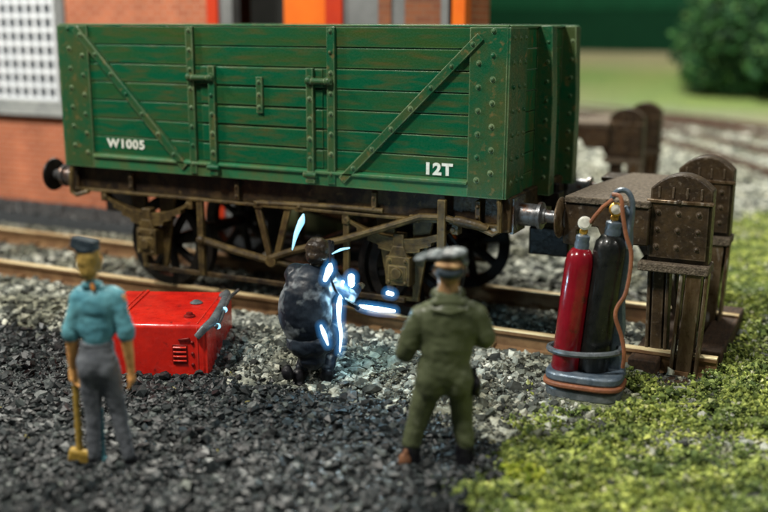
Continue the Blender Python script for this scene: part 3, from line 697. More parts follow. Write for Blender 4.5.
# ------------------------------------------------------------ the wagon
ZB, ZT = 1.194, 2.688; HL = 2.515; HW = 1.117
def wagon():
    t = thing('open_wagon', 'weathered dark green seven-plank open wagon numbered W1005 and 12T', 'wagon', (0, 0, ZR))
    z1 = ZB + .155
    ph = (ZT - z1) / 7
    for s in (-1, 1):
        yo = s * HW
        pl = MB()
        for i in range(7):
            pl.span((-HL + .02, yo - s * .075, z1 + i * ph + .0045), (HL - .02, yo - s * (.004 * (i % 2)), z1 + (i + 1) * ph - .0045))
        side = pl.build('side', 'green', t, bevel=.006)
        MB().span((-HL + .03, yo - s * .08, z1), (HL - .03, yo - s * .02, ZT - .005)).build('backing', 'inside', side)
        cr = MB().span((-HL - .0, yo - s * .085, ZT - .001), (HL, yo + s * .006, ZT + .018)); cr.build('top_rail', 'ledge', side, bevel=.005)
        # bottom rail with sloped ledge
        pr = [(yo - s * .08, ZB), (yo + s * .020, ZB), (yo + s * .020, z1 - .045), (yo + s * .045, z1 - .04), (yo + s * .045, z1 - .018), (yo - s * .002, z1 + .004), (yo - s * .08, z1 + .004)]
        MB().prism(pr, 0, -2.12, 2.17).build('bottom_rail', 'ledge', side, bevel=.004)
        # corner plates with two columns of rivets
        for q, (xa, xb) in ((-1, (-HL, -2.12)), (1, (2.165, HL))):
            cp = MB().span((xa, yo - s * .08, ZB), (xb, yo + s * .024, ZT - .002))
            for i in range(7):
                zz = ZB + .16 + i * .205
                cp.rivet(((xa + .09 if q > 0 else xb - .08), yo + s * .026, zz), .018); cp.rivet(((xb - .13 if q > 0 else xa + .14), yo + s * .026, zz + .07), .018)
            cp.build('corner_plate', 'strap', side, bevel=.005)
        # full-height knees either side of the door
        for x in (-.81, .79):
            st = MB().span((x - .042, yo - s * .01, ZB + .02), (x + .042, yo + s * .038, ZT - .004))
            for i in range(8): st.rivet((x, yo + s * .040, ZB + .12 + i * .19), .017)
            st.build('strap', 'strap', side, bevel=.006)
        # diagonals
        for (xa, za, xb, zb) in ((-2.27, 2.66, -.92, 1.27), (2.27, 2.61, .90, 1.26)):
            dg = MB().beam((xa, yo + s * .022, za), (xb, yo + s * .022, zb), .045, .085, up=(0, 1, 0))
            dg = MB(); p = Vector((xa, yo + s * .02, za)); q2 = Vector((xb, yo + s * .02, zb)); xx = (q2 - p).normalized(); yy = Vector((0, 1, 0)); zz = xx.cross(yy)
            dg.box((p + q2) / 2, ((q2 - p).length, .05, .082), Matrix((xx, yy, zz)).transposed())
            for i in range(7):
                c = p.lerp(q2, (i + .35) / 7); dg.rivet((c.x, yo + s * .046, c.z), .017)
            dg.build('diagonal_strap', 'strap', side, bevel=.006)
        # drop door
        dr = MB()
        for i in range(5):
            dr.span((-.70, yo - s * .02, z1 + i * ph + .010), (.69, yo + s * .012, z1 + (i + 1) * ph - .010))
        door = dr.build('door', 'green', side, bevel=.006)
        for x in (-.55, .57):
            st = MB().span((x - .038, yo - s * .0, ZB + .06), (x + .038, yo + s * .055, z1 + 5 * ph + .0))
            for i in range(5): st.rivet((x, yo + s * .057, z1 + .10 + i * .19), .018)
            st.cyl((x - .07, yo + s * .055, ZB + .10), (x + .07, yo + s * .055, ZB + .10), .030, n=10)
            st.span((x - .05, yo, ZB + .02), (x + .05, yo + s * .06, ZB + .06))
            st.build('hinge_strap', 'strap', door, bevel=.006)
        for xa, xb in ((-.83, -.52), (.54, .81)):
            bt = MB().cyl((xa, yo + s * .06, 2.185), (xb, yo + s * .06, 2.185), .030, n=10); bt.box(((xa + xb) / 2, yo + s * .05, 2.185), (.10, .04, .05))
            bt.ball((xa + .03, yo + s * .065, 2.19), .042); bt.ball((xb - .03, yo + s * .065, 2.19), .042)
            bt.build('door_bolt', 'strap', door)
        cs = MB().span((-.035, yo, 1.86), (.037, yo + s * .04, 2.21))
        for z in (1.92, 2.04, 2.16): cs.rivet((0, yo + s * .042, z), .016)
        cs.build('centre_strap', 'strap', door, bevel=.008)
    # lettering on the near side
    def letters(txt, x, z, size, sh, name, bold):
        cu = bpy.data.curves.new(name, 'FONT'); cu.body = txt; cu.size = size; cu.extrude = .002; cu.offset = bold; cu.space_character = 1.12
        ob = bpy.data.objects.new(name, cu); C.objects.link(ob); ob.rotation_euler = (R(90), 0, 0)
        bpy.context.view_layer.update()
        me = bpy.data.meshes.new_from_object(ob.evaluated_get(bpy.context.evaluated_depsgraph_get()))
        bpy.data.objects.remove(ob)
        o = bpy.data.objects.new(name, me); C.objects.link(o); me.materials.clear(); me.materials.append(M['white'])
        o.parent = t; me.transform(Matrix.Translation(Vector((x, -HW - .006, z - ZR))) @ Matrix.Rotation(R(90), 4, 'X') @ Matrix.Diagonal((sh, 1, 1, 1)))
        return o
    letters('W1005', -1.94, 1.425, .128, 1.18, 'wagon_number', .004)
    letters('12T', 1.735, 1.378, .145, 1.13, 'load_marking', .007)
    # ends
    for s in (-1, 1):
        xo = s * HL
        pl = MB()
        for i in range(7): pl.span((xo - s * .07, -HW + .03, z1 + i * ph + .005), (xo - s * .012, HW - .03, z1 + (i + 1) * ph - .005))
        pl.span((xo - s * .07, -HW + .02, ZB), (xo - s * .01, HW - .02, z1))
        en = pl.build('end', 'endgreen', t, bevel=.005)
        for y0_, y1_ in ((-HW, -HW + .46), (HW - .40, HW)):
            cp = MB().span((xo - s * .03, y0_ - .018 if y0_ < 0 else y0_, ZB), (xo + s * .022, y1_ if y0_ < 0 else y1_ + .018, ZT - .003))
            for i in range(7):
                for yy in (y0_ + .09, (y0_ + y1_) / 2 + .02, y1_ - .06): cp.rivet((xo + s * .024, yy, ZB + .14 + i * .21), .017)
            cp.build('corner_plate', 'strap', en, bevel=.006)
        for yy in (-.20, .62):
            st = MB().prism([(xo - s * .01, ZB - .08), (xo + s * .16, ZB - .08), (xo + s * .16, ZB + .8), (xo + s * .13, ZT + .01), (xo - s * .01, ZT + .01)], 1, yy - .075, yy + .075)
            for i in range(8): st.rivet((xo + s * .10, yy - .077, ZB + .1 + i * .18), .013)
            st.build('stanchion', 'strap', en, bevel=.008)
        MB().span((xo - s * .085, -HW + .02, ZT), (xo + s * .02, HW - .02, ZT + .014)).build('top_rail', 'ledge', en, bevel=.005)
    MB().span((-HL + .05, -HW + .06, ZB + .02), (HL - .05, HW - .06, ZB + .10)).build('floor', 'inside', t)
    # solebars and headstocks
    for s in (-1, 1):
        y = s * 1.0
        sb = MB(); sb.span((-2.50, y - .02 * s - .03, .945), (2.46, y + .03, ZB - .004)) if s < 0 else sb.span((-2.50, y - .03, .945), (2.46, y + .05, ZB - .004))
        so = sb.build('solebar', 'under', t, bevel=.006)
        MB().span((-2.50, y - .075 * (1 if s < 0 else -.2), .915), (2.46, y + .06 * (s < 0) + .08 * (s > 0), .944)).build('flange', 'dusty', so, bevel=.006)
        for x in (-1.7, -.35, 1.2, 2.25):
            kb = MB().box((x, y + s * .05, 1.06), (.05, .05, .19)); kb.rivet((x, y + s * .075, 1.1)); kb.rivet((x, y + s * .075, 1.0)); kb.build('knee_bracket', 'under', so, bevel=.006)
        for x in (-.1, .38, 1.62): fb = MB().box((x, y + s * .055, .935), (.10, .04, .07)); fb.rivet((x, y + s * .07, .95), .02); fb.build('flange_bolt', 'dusty', so, bevel=.006)
    for s in (-1, 1):
        MB().span((s * 2.44, -1.06, .88), (s * 2.56, 1.06, ZB + .01)).build('headstock', 'under', t, bevel=.012)
        # L-shaped iron hanging at the near corner
        hk = MB().tube([(s * 2.46, -1.10, 1.19), (s * 2.48, -1.12, 1.10), (s * 2.48, -1.12, .90), (s * 2.42, -1.12, .87), (s * 2.26, -1.1, .92)], .026, n=8); hk.build('corner_step', 'dusty', t)
        for y in (-.865, .865):
            bz = 1.03
            b = MB().lathe([(.15, 0), (.15, .025), (.105, .03), (.10, .20), (.125, .205), (.125, .235), (.075, .24), (.07, .27)], (s * 2.56, y, bz), (s, 0, 0))
            b.box((s * 2.565, y, bz), (.03, .34, .32)); bf = b.build('buffer', 'steel', t)
            r = MB().lathe([(.060, .0), (.055, .20), (.09, .21)], (s * 2.80, y, bz), (s, 0, 0)).build('ram', 'steel', bf)
            h = MB().lathe([(.08, .0), (.178, .02), (.186, .035), (.165, .055), (.09, .07), (.001, .075)], (s * (2.93), y, bz), (s, 0, 0), n=32).build('buffer_head', 'dark' if s < 0 else 'stopiron', bf)
        cp = MB().span((s * 2.56, -.10, .98), (s * 2.72, .10, 1.12)); cp.cyl((s * 2.66, 0, .9), (s * 2.66, 0, 1.2), .035); cp.build('coupling_hook', 'dark', t, bevel=.01)
        MB().span((s * 2.45, -.16, .50), (s * 2.86, .16, .78)).build('coupling_box', 'dark', t, bevel=.02)
    # wheels, axles
    for x in (-1.48, 1.48):
        zc = ZR + .475
        MB().cyl((x, -.95, zc), (x, .95, zc), .06).build('axle', 'dark', t)
        for s in (-1, 1):
            y = s * .72
            ty = MB().lathe([(.38, -.07), (.475, -.065), (.475, .03), (.505, .04), (.505, .06), (.38, .065)], (x, y, zc), (0, -s, 0), n=40)
            # ring (close hollow): inner wall
            ty = MB(); prof = [(.385, -.065), (.475, -.065), (.475, .03), (.51, .045), (.51, .062), (.385, .062), (.385, -.065)]
            vs = []; fs = []; n = 40
            for r_, h in prof:
                for k in range(n): an = 2 * math.pi * k / n; vs.append((x + r_ * math.cos(an), y - s * h, zc + r_ * math.sin(an)))
            for i in range(len(prof) - 1):
                for k in range(n): k2 = (k + 1) % n; fs.append((i * n + k, i * n + k2, (i + 1) * n + k2, (i + 1) * n + k))
            ty.add(vs, fs); wh = ty.build('wheel', 'dark', t)
            hb = MB().cyl((x, y - .08, zc), (x, y + .08, zc), .12); 
            for k in range(8):
                a = k * math.pi / 4 + .2
                hb.beam((x + .1 * math.cos(a), y, zc + .1 * math.sin(a)), (x + .39 * math.cos(a), y, zc + .39 * math.sin(a)), .045, .05, up=(0, 1, 0)) if False else hb.tube([(x + .1 * math.cos(a), y, zc + .1 * math.sin(a)), (x + .395 * math.cos(a), y, zc + .395 * math.sin(a))], .052, n=6)
            hb.build('spokes', 'dark', wh)
    # axle guards, boxes and springs
    for x in (-1.52, 1.46):
        for s in (-1, 1):
            y = s * .93; yo = s * 1.02
            w = MB()
            for q in (-1, 1):
                p = [(x + q * .10, .92), (x + q * .30, .92), (x + q * .155, .12), (x + q * .10, .12)]
                w.prism(p, 1, y - .02, y + .02)
            w.span((x - .16, y - .021, .10), (x + .16, y + .021, .135))
            w.build('axle_guard', 'dusty', t, bevel=.004)
            ab = MB().span((x - .125, yo - .07, .28), (x + .125, yo + .07, .56)); ab.prism([(x - .10, .56), (x + .10, .56), (x + .055, .66), (x - .055, .66)], 1, yo - .06, yo + .06)
            ab.span((x - .09, yo + s * .07 - .012, .33), (x + .09, yo + s * .07 + .018, .47)); ab.cyl((x, yo + s * .06, .40), (x, yo + s * .11, .40), .055)
            for q in (-1, 1): ab.rivet((x + q * .085, yo + s * .075, .52), .018); ab.rivet((x + q * .085, yo + s * .075, .31), .018)
            ax = ab.build('axle_box', 'dusty', t, bevel=.012)
            sp = MB()
            for l in range(4):
                L_ = .56 - l * .115; pts_t = []; 
                n = 12; vs = []
                top = []; bot = []
                for i in range(n + 1):
                    u = -1 + 2 * i / n; xx = x + u * L_; zz = .66 + .155 * (u * L_ / .56) ** 2 + (0) - l * .034 + .055
                    top.append((xx, zz + .016)); bot.append((xx, zz - .016))
                sp.prism(top + bot[::-1], 1, yo - .042, yo + .042)
            so = sp.build('leaf_spring', 'dusty', t)
            bk = MB().span((x - .055, yo - .055, .57), (x + .055, yo + .055, .78)); bk.build('spring_buckle', 'dusty', so, bevel=.01)
            for q in (-1, 1):
                sh = MB(); sh.span((x + q * .57 - .035, yo - .05, .82), (x + q * .57 + .035, yo + .05, .93)); sh.cyl((x + q * .55, yo - .06, .865), (x + q * .55, yo + .06, .865), .028, n=10)
                sh.build('spring_hanger', 'dusty', so, bevel=.008)
    # brake gear
    for s in (-1, 1):
        y = s * 1.04
        v = MB(); 
        for (xa, xb) in ((-.12, .03), (.24, .07)): v.beam((xa, y, .92), (xb, y, .36), .03, .06) if False else v.prism([(xa - .035, .92), (xa + .035, .92), (xb + .03, .33), (xb - .03, .33)], 1, y - .018, y + .018)
        v.cyl((.05, y - .06, .37), (.05, y + .06, .37), .06, n=12); v.build('brake_hanger', 'dusty', t, bevel=.005)
        MB().tube([(-.82, y, .50), (-.4, y + .005, .42), (.03, y, .36)], .040, n=8).build('push_rod', 'dusty', t)
        MB().tube([(.05, y, .38), (.5, y, .30), (.92, y, .24)], .036, n=8).build('push_rod', 'dusty', t)
        b = MB().span((-.86, y - .025, .12), (-.79, y + .025, .93)); b.ball((-.82, y - .02 * 1, .50), .055); b.build('brake_block_hanger', 'dusty', t, bevel=.006)
        b = MB().span((.86, y - .015, .12), (.92, y + .025, .93)); b.build('brake_block_hanger', 'dusty', t, bevel=.006)
        for x, q in ((-.93, 1), (.93, -1)):
            pts_ = []
            for i in range(7):
                a = R(-32 + i * 10); r1 = .53
                pts_.append((( -1.48 if x < 0 else 1.48) + q * r1 * math.cos(a), ZR + .475 + r1 * math.sin(a)))
            outer = [(px_ + q * .07, pz_) for px_, pz_ in pts_][::-1]
            MB().prism(pts_ + outer, 1, s * .72 - .05, s * .72 + .05).build('brake_block', 'dark', t)
        MB().beam((-1.55, s * 1.0, .125), (1.5, s * 1.0, .115), .03, .05).build('tie_bar', 'under', t, bevel=.006)
        MB().tube([(.04, y - s * -.03, .40), (.30, y + s * .05, .50), (.9, y + s * .06, .68), (1.35, y + s * .07, .84), (1.70, y + s * .07, .97), (1.93, y + s * .07, .985), (2.06, y + s * .07, .96)],
                  [.032, .036, .036, .036, .034, .032, .03], n=8).build('brake_lever', 'dusty', t)
        h = [o for o in C.objects if o.name.startswith('brake_lever')][-1]
        MB().tube([(2.05, y + s * .07, .965), (2.10, y + s * .07, .96), (2.28, y + s * .07, .935), (2.37, y + s * .07, .91)], [.045, .05, .045, .03], n=10).build('handle', 'dusty', h)
        MB().span((1.885, y + s * .04 - .02, .52), (1.965, y + s * .11, 1.15)).build('lever_guard', 'dusty', t, bevel=.008)
        MB().tube([(-.1, y + s * .02, .955), (.8, y + s * .02, .985), (1.3, y + s * .03, .985)], .026, n=8).build('pull_rod', 'dusty', t)
    MB().cyl((.05, -1.05, .37), (.05, 1.05, .37), .035).build('cross_shaft', 'dark', t)
    u = MB(); 
    for y in (-.35, .35): u.span((-2.4, y - .05, .95), (2.4, y + .05, 1.15))
    for x in (-.9, .9): u.span((x - .06, -.95, .95), (x + .06, .95, 1.15))
    u.build('underframe', 'under', t)
wagon()

# ------------------------------------------------------------ figures: one continuous remeshed surface per body or garment
WORK = bpy.data.scenes.new('work')
def blob(name, shapes, mat, parent, vox=.011, smooth=4, lump=0.0, seed=0, fine=2):
    """shapes: ('c', p, q, r0, r1[, flatten]) tapered limb; ('e', centre, (rx, ry, rz)[, Euler]) rounded mass; ('b', centre, dims[, Euler])"""
    b = MB()
    for sh in shapes:
        if sh[0] == 'c':
            p = Vector(sh[1]); q = Vector(sh[2]); d = (q - p).length; n = max(2, int(d / (min(sh[3], sh[4]) * .35)) + 1)
            for i in range(n + 1):
                u = i / n; b.ball(p.lerp(q, u), sh[3] * (1 - u) + sh[4] * u, n=12, m=8)
        elif sh[0] == 'e': b.ball(sh[1], 1.0, sh[2], n=18, m=12, rot=sh[3] if len(sh) > 3 else None)
        else: b.box(sh[1], sh[2], sh[3] if len(sh) > 3 else None)
    me = bpy.data.meshes.new('tmp'); me.from_pydata(b.v, [], b.f); bm = bmesh.new(); bm.from_mesh(me); bmesh.ops.recalc_face_normals(bm, faces=bm.faces); bm.to_mesh(me); bm.free()
    o = bpy.data.objects.new('tmp', me); WORK.collection.objects.link(o)
    r = o.modifiers.new('r', 'REMESH'); r.mode = 'VOXEL'; r.voxel_size = vox
    s = o.modifiers.new('s', 'SMOOTH'); s.factor = .5; s.iterations = smooth
    with bpy.context.temp_override(scene=WORK, view_layer=WORK.view_layers[0]): dg = bpy.context.evaluated_depsgraph_get()
    dg.update()
    nm = bpy.data.meshes.new_from_object(o.evaluated_get(dg)); bpy.data.objects.remove(o); bpy.data.meshes.remove(me)
    if lump:
        cs = [v.co.copy() for v in nm.vertices]; ns = [v.normal.copy() for v in nm.vertices]; out = []
        for c_, n_ in zip(cs, ns):
            n1 = noise.noise(c_ * 9 + Vector((seed, 0, 0))); n2 = noise.noise(Vector((c_.x * 22, c_.y * 22, c_.z * 30 + seed)))
            fo = -abs(noise.noise(Vector((c_.x * 7 + c_.z * 5, c_.y * 7, c_.z * 13 + seed)))) * lump * 1.1
            out += (c_ + n_ * (n1 * lump * .7 + n2 * lump * .45 + fo))[:]
        nm.vertices.foreach_set('co', out); nm.update()
    nm.name = name; ob = bpy.data.objects.new(name, nm); C.objects.link(ob); nm.materials.clear(); nm.materials.append(M[mat])
    nm.polygons.foreach_set('use_smooth', [True] * len(nm.polygons))
    ob.parent = parent; WL[ob.name] = WL[parent.name]
    return ob

def hand_shapes(w, d, side=1, s=1.0, curl=.5):
    """palm and five separate fingers from wrist w pointing along d; side = +1 thumb towards +x"""
    w = Vector(w); d = Vector(d).normalized(); fw = Vector((0, 1, 0)); ax = d.cross(fw).normalized(); pn = ax.cross(d).normalized()
    out = [('c', w, w + d * .075 * s, .030 * s, .034 * s)]
    for i, L_ in enumerate((.058, .068, .063, .048)):
        o = fw * ((i - 1.5) * .021 * s)
        a = w + d * .078 * s + o; b_ = a + d * L_ * .55 * s + ax * side * .010 * curl * s; c_ = b_ + d * L_ * .4 * s + ax * side * .030 * curl * s
        out += [('c', a, b_, .0125 * s, .0115 * s), ('c', b_, c_, .0115 * s, .0095 * s)]
    a = w + d * .03 * s + fw * .03 * s; b_ = a + d * .03 * s + fw * .028 * s + ax * side * .01 * s
    out += [('c', a, b_, .014 * s, .012 * s), ('c', b_, b_ + d * .03 * s + ax * side * .012 * s, .012 * s, .010 * s)]
    return out

def head_shapes(c, s=1.0):
    """head looking along +y"""
    c = Vector(c)
    return [('e', c + Vector((0, -.008, .01)) * s, (.078 * s, .096 * s, .112 * s)), ('e', c + Vector((0, .025, -.045)) * s, (.058 * s, .066 * s, .072 * s)),
            ('c', c + Vector((0, .085, .015)) * s, c + Vector((0, .112, -.018)) * s, .012 * s, .019 * s),
            ('c', c + Vector((-.022, .082, -.055)) * s, c + Vector((.022, .082, -.055)) * s, .012 * s, .012 * s),
            ('c', c + Vector((-.03, .078, .03)) * s, c + Vector((.03, .078, .03)) * s, .016 * s, .016 * s),
            ('e', c + Vector((-.081, -.005, -.005)) * s, (.014 * s, .024 * s, .034 * s)), ('e', c + Vector((.081, -.005, -.005)) * s, (.014 * s, .024 * s, .034 * s))]
def eyes(par, c, s=1.0):
    c = Vector(c)
    for q in (-1, 1):
        e = MB().ball(c + Vector((q * .032, .088, .008)) * s, .010 * s, n=10, m=8).build('eye', 'white', par, local=True)

YAW = .4488
def man_blue():
    gx, gy = .86, -4.475; g = float(gz(gx, gy)) + .01
    t = thing('person', 'man in light blue shirt and grey trousers standing with back to us, dark cap', 'person', (gx, gy, g), YAW); t.scale = (.95, .95, 1.09)
    hc = (-.082, .01, 1.385)
    body = blob('body', [*head_shapes(hc, .98), ('c', (-.078, 0, 1.22), (-.08, 0, 1.33), .052, .050), ('c', (-.07, 0, 1.08), (-.075, 0, .75), .075, .075),
        ('c', (-.19, 0, 1.14), (-.235, -.01, .92), .050, .048), ('c', (-.235, -.01, .92), (-.262, .03, .69), .051, .030),
        *hand_shapes((-.262, .03, .69), (-.02, .1, -1), 1, 1.0, 1.3),
        ('c', (.115, 0, 1.14), (.150, -.02, .93), .050, .048), ('c', (.150, -.02, .93), (.160, .02, .68), .051, .030),
        *hand_shapes((.160, .02, .685), (-.02, .05, -1), -1, 1.0, .6),
        ('c', (-.12, 0, .70), (-.128, .015, .38), .045, .035), ('c', (-.128, .015, .38), (-.135, -.01, .06), .035, .03), ('c', (.0, 0, .70), (.055, .015, .38), .045, .035), ('c', (.055, .015, .38), (.118, -.01, .06), .035, .03)], 'skin', t, vox=.009, smooth=3, lump=.003)
    eyes(body, hc, .98)
    blob('hair', [('e', (-.082, -.022, 1.40), (.088, .086, .105)), ('e', (-.080, -.055, 1.335), (.066, .045, .070)), ('e', (-.150, -.01, 1.36), (.022, .03, .055)), ('e', (-.012, -.01, 1.36), (.022, .03, .055))], 'hair', body, vox=.008, smooth=2, lump=.007, seed=3)
    cap = blob('cap', [('b', (-.105, -.005, 1.485), (.165, .17, .075), Euler((R(-6), R(12), 0))), ('b', (-.10, .09, 1.462), (.13, .10, .018), Euler((R(-14), R(8), 0))), ('e', (-.09, -.01, 1.455), (.088, .095, .035))], 'cap', body, vox=.008, smooth=2, lump=.003)
    sh = blob('shirt', [('e', (-.045, 0, 1.10), (.175, .105, .135)), ('e', (-.06, 0, .98), (.145, .10, .16)), ('c', (-.06, 0, .90), (-.067, 0, .85), .105, .10), ('c', (-.155, 0, 1.165), (.075, 0, 1.165), .060, .060),
        ('c', (-.078, 0, 1.20), (-.078, 0, 1.245), .066, .058),
        ('c', (-.175, 0, 1.14), (-.232, -.01, .955), .068, .064), ('c', (.095, 0, 1.14), (.145, -.015, .955), .068, .064),
        ('c', (-.24, -.01, .952), (-.243, -.01, .94), .066, .066), ('c', (.148, -.017, .952), (.150, -.017, .94), .066, .066)], 'shirt', body, lump=.008, seed=1)
    blob('trousers', [('e', (-.067, 0, .85), (.128, .100, .035)), ('e', (-.067, 0, .82), (.132, .105, .05)), ('e', (-.068, -.01, .73), (.155, .115, .13)), ('e', (-.12, -.045, .70), (.085, .075, .09)), ('e', (-.005, -.045, .70), (.085, .075, .09)),
        ('c', (-.135, 0, .67), (-.128, .015, .38), .088, .066), ('c', (-.128, .015, .38), (-.135, -.01, .11), .066, .048), ('c', (.01, 0, .67), (.055, .015, .38), .088, .066), ('c', (.055, .015, .38), (.118, -.01, .11), .066, .048)], 'trousers', body, lump=.007, seed=5)
    blob('belt', [('e', (-.067, .0, .868), (.122, .098, .016)), ('e', (-.067, .0, .850), (.126, .102, .016))], 'trousers', body, vox=.012, smooth=1)
    for x, z, q in ((-.243, .935, 0), (.150, .935, 0)): blob('cuff', [('c', (x, -.012, z + .008), (x, -.012, z - .012), .066, .066)], 'shirt', body, vox=.008, smooth=1, lump=.004)
    blob('shirt_collar', [('c', (-.115, -.045, 1.235), (-.04, -.045, 1.235), .024, .024), ('c', (-.13, .03, 1.225), (-.115, -.045, 1.235), .022, .024), ('c', (-.04, -.045, 1.235), (-.025, .03, 1.225), .024, .022)], 'shirt', body, vox=.007, smooth=1)
    blob('brace', [('c', (-.045, -.075, 1.215), (-.055, -.066, 1.245), .016, .014)], 'strapor', body, vox=.006, smooth=1)
    blob('shin_patch', [('c', (-.068, .03, .40), (-.078, .03, .10), .012, .018), ('e', (-.078, .03, .06), (.030, .045, .03))], 'shirt', body, vox=.009, lump=.003)['label'] = 'blue paint showing between the legs'
    for nm, x, tx in (('l', -.135, -.02), ('r', .128, .03)):
        blob('boot', [('c', (x, 0, .075), (x, .0, .055), .052, .052), ('c', (x, .0, .042), (x + tx, .13, .036), .050, .044), ('b', (x + tx * .5, .05, .012), (.095, .24, .024), Euler((0, 0, -tx * 6)))], 'boot', body, vox=.009, lump=.003)
    # sledgehammer, a thing of its own held in the left hand
    h = thing('sledgehammer', 'ochre sledgehammer resting head-down beside the man in blue', 'hammer', (gx, gy, g), YAW); h.scale = (.95, .95, 1.09)
    blob('handle', [('c', (-.255, .045, .64), (-.250, .03, .08), .024, .028)], 'ochre', h, vox=.008, smooth=2, lump=.002)
    MB().box((-.245, .03, .085), (.175, .085, .095), Euler((0, R(14), R(8)))).build('head', 'ochre', h, local=True, bevel=.022)
man_blue()

def man_green():
    gx, gy = 2.89, -3.475; g = float(gz(gx, gy))
    t = thing('person', 'stout man in olive overalls and grey flat cap seen from behind', 'person', (gx, gy, g), YAW); t.scale = (1.0, .95, 1.08)
    hc = (.055, .02, 1.33)
    body = blob('body', [*head_shapes(hc, 1.15), ('c', (.05, 0, 1.12), (.052, .0, 1.26), .075, .072), ('c', (.05, 0, 1.05), (.05, 0, .6), .09, .09),
        ('c', (-.15, 0, 1.03), (-.20, .02, .83), .05, .045), ('c', (-.20, .02, .83), (-.10, .24, .85), .05, .032), *hand_shapes((-.10, .24, .85), (.8, .5, .1), 1),
        ('c', (.25, 0, 1.05), (.31, .02, .88), .06, .05), ('c', (.31, .02, .88), (.20, .24, .86), .05, .032), *hand_shapes((.20, .24, .86), (-.8, .5, .1), -1),
        ('c', (-.05, 0, .6), (-.14, .02, .34), .06, .05), ('c', (-.14, .02, .34), (-.185, -.01, .1), .045, .04), ('c', (.14, 0, .6), (.165, .02, .34), .06, .05), ('c', (.165, .02, .34), (.185, -.01, .1), .045, .04)], 'skin2', t, vox=.010, smooth=3, lump=.004)
    eyes(body, hc, 1.15)
    blob('hair', [('e', (.060, -.03, 1.325), (.104, .098, .050))], 'cap', body, vox=.009, smooth=2, lump=.006, seed=2)
    blob('hat_band', [('e', (.055, -.02, 1.372), (.110, .112, .036))], 'tan', body, vox=.009, smooth=2, lump=.006, seed=4)
    blob('flat_cap', [('e', (.06, -.01, 1.435), (.118, .125, .040), Euler((0, R(-5), 0))), ('e', (-.02, .04, 1.418), (.115, .11, .030), Euler((0, R(-6), 0))), ('e', (-.115, .06, 1.398), (.075, .085, .020), Euler((0, R(-10), 0))), ('e', (.15, -.05, 1.40), (.03, .04, .04))], 'flatcap', body, vox=.009, smooth=2, lump=.010, seed=6)
    ov = blob('overalls', [('e', (.055, 0, .98), (.225, .150, .20)), ('c', (-.08, 0, 1.055), (.20, 0, 1.055), .080, .083), ('e', (.05, -.01, .84), (.185, .150, .20)), ('e', (.03, -.01, .68), (.195, .155, .17)),
        ('c', (-.135, 0, 1.03), (-.205, .0, .86), .082, .080), ('c', (-.205, .0, .86), (-.235, .03, .79), .080, .074), ('c', (-.235, .03, .80), (-.12, .21, .84), .074, .058),
        ('c', (.245, 0, 1.035), (.305, .0, .90), .084, .082), ('c', (.305, .01, .88), (.215, .21, .85), .072, .056),
        ('e', (-.055, -.05, .62), (.115, .11, .13)), ('e', (.125, -.05, .62), (.11, .11, .13)),
        ('c', (-.06, 0, .60), (-.14, .02, .34), .108, .084), ('c', (-.14, .02, .34), (-.185, -.01, .19), .084, .070), ('c', (.14, 0, .60), (.165, .02, .34), .100, .082), ('c', (.165, .02, .34), (.185, -.01, .19), .082, .070)], 'overall', body, vox=.012, smooth=4, lump=.010, seed=8)
    blob('collar', [('c', (-.01, -.045, 1.165), (.11, -.045, 1.165), .040, .040), ('c', (-.04, -.07, 1.135), (.14, -.07, 1.135), .030, .030), ('c', (-.03, .03, 1.17), (.13, .03, 1.17), .04, .04)], 'overall', ov, vox=.010, smooth=2, lump=.005)
    blob('collar_seam', [('c', (-.075, -.115, 1.105), (.05, -.145, 1.085), .010, .010), ('c', (.05, -.145, 1.085), (.175, -.115, 1.105), .010, .010)], 'overall', ov, vox=.006, smooth=1)
    blob('tool_pouch', [('e', (.245, -.02, .58), (.045, .07, .075)), ('c', (.262, -.05, .56), (.275, -.06, .48), .016, .012), ('c', (.240, 0, .68), (.25, -.02, .60), .02, .02)], 'boot', ov, vox=.008, smooth=2, lump=.005)
    for x, tx in ((-.19, -.05), (.187, .03)):
        blob('boot', [('c', (x, -.01, .15), (x, -.01, .06), .070, .072), ('c', (x, -.02, .045), (x + tx, .15, .040), .062, .054), ('b', (x + tx * .5, .06, .012), (.12, .28, .024), Euler((0, 0, -tx * 5)))], 'boot', body, vox=.010, lump=.005)
    blob('heel_patch', [('e', (-.235, -.07, .085), (.05, .04, .058)), ('e', (-.225, -.06, .14), (.025, .03, .03))], 'rustboot', body, vox=.009, smooth=2, lump=.006)['label'] = 'rusty brown patch on the left boot'
man_green()

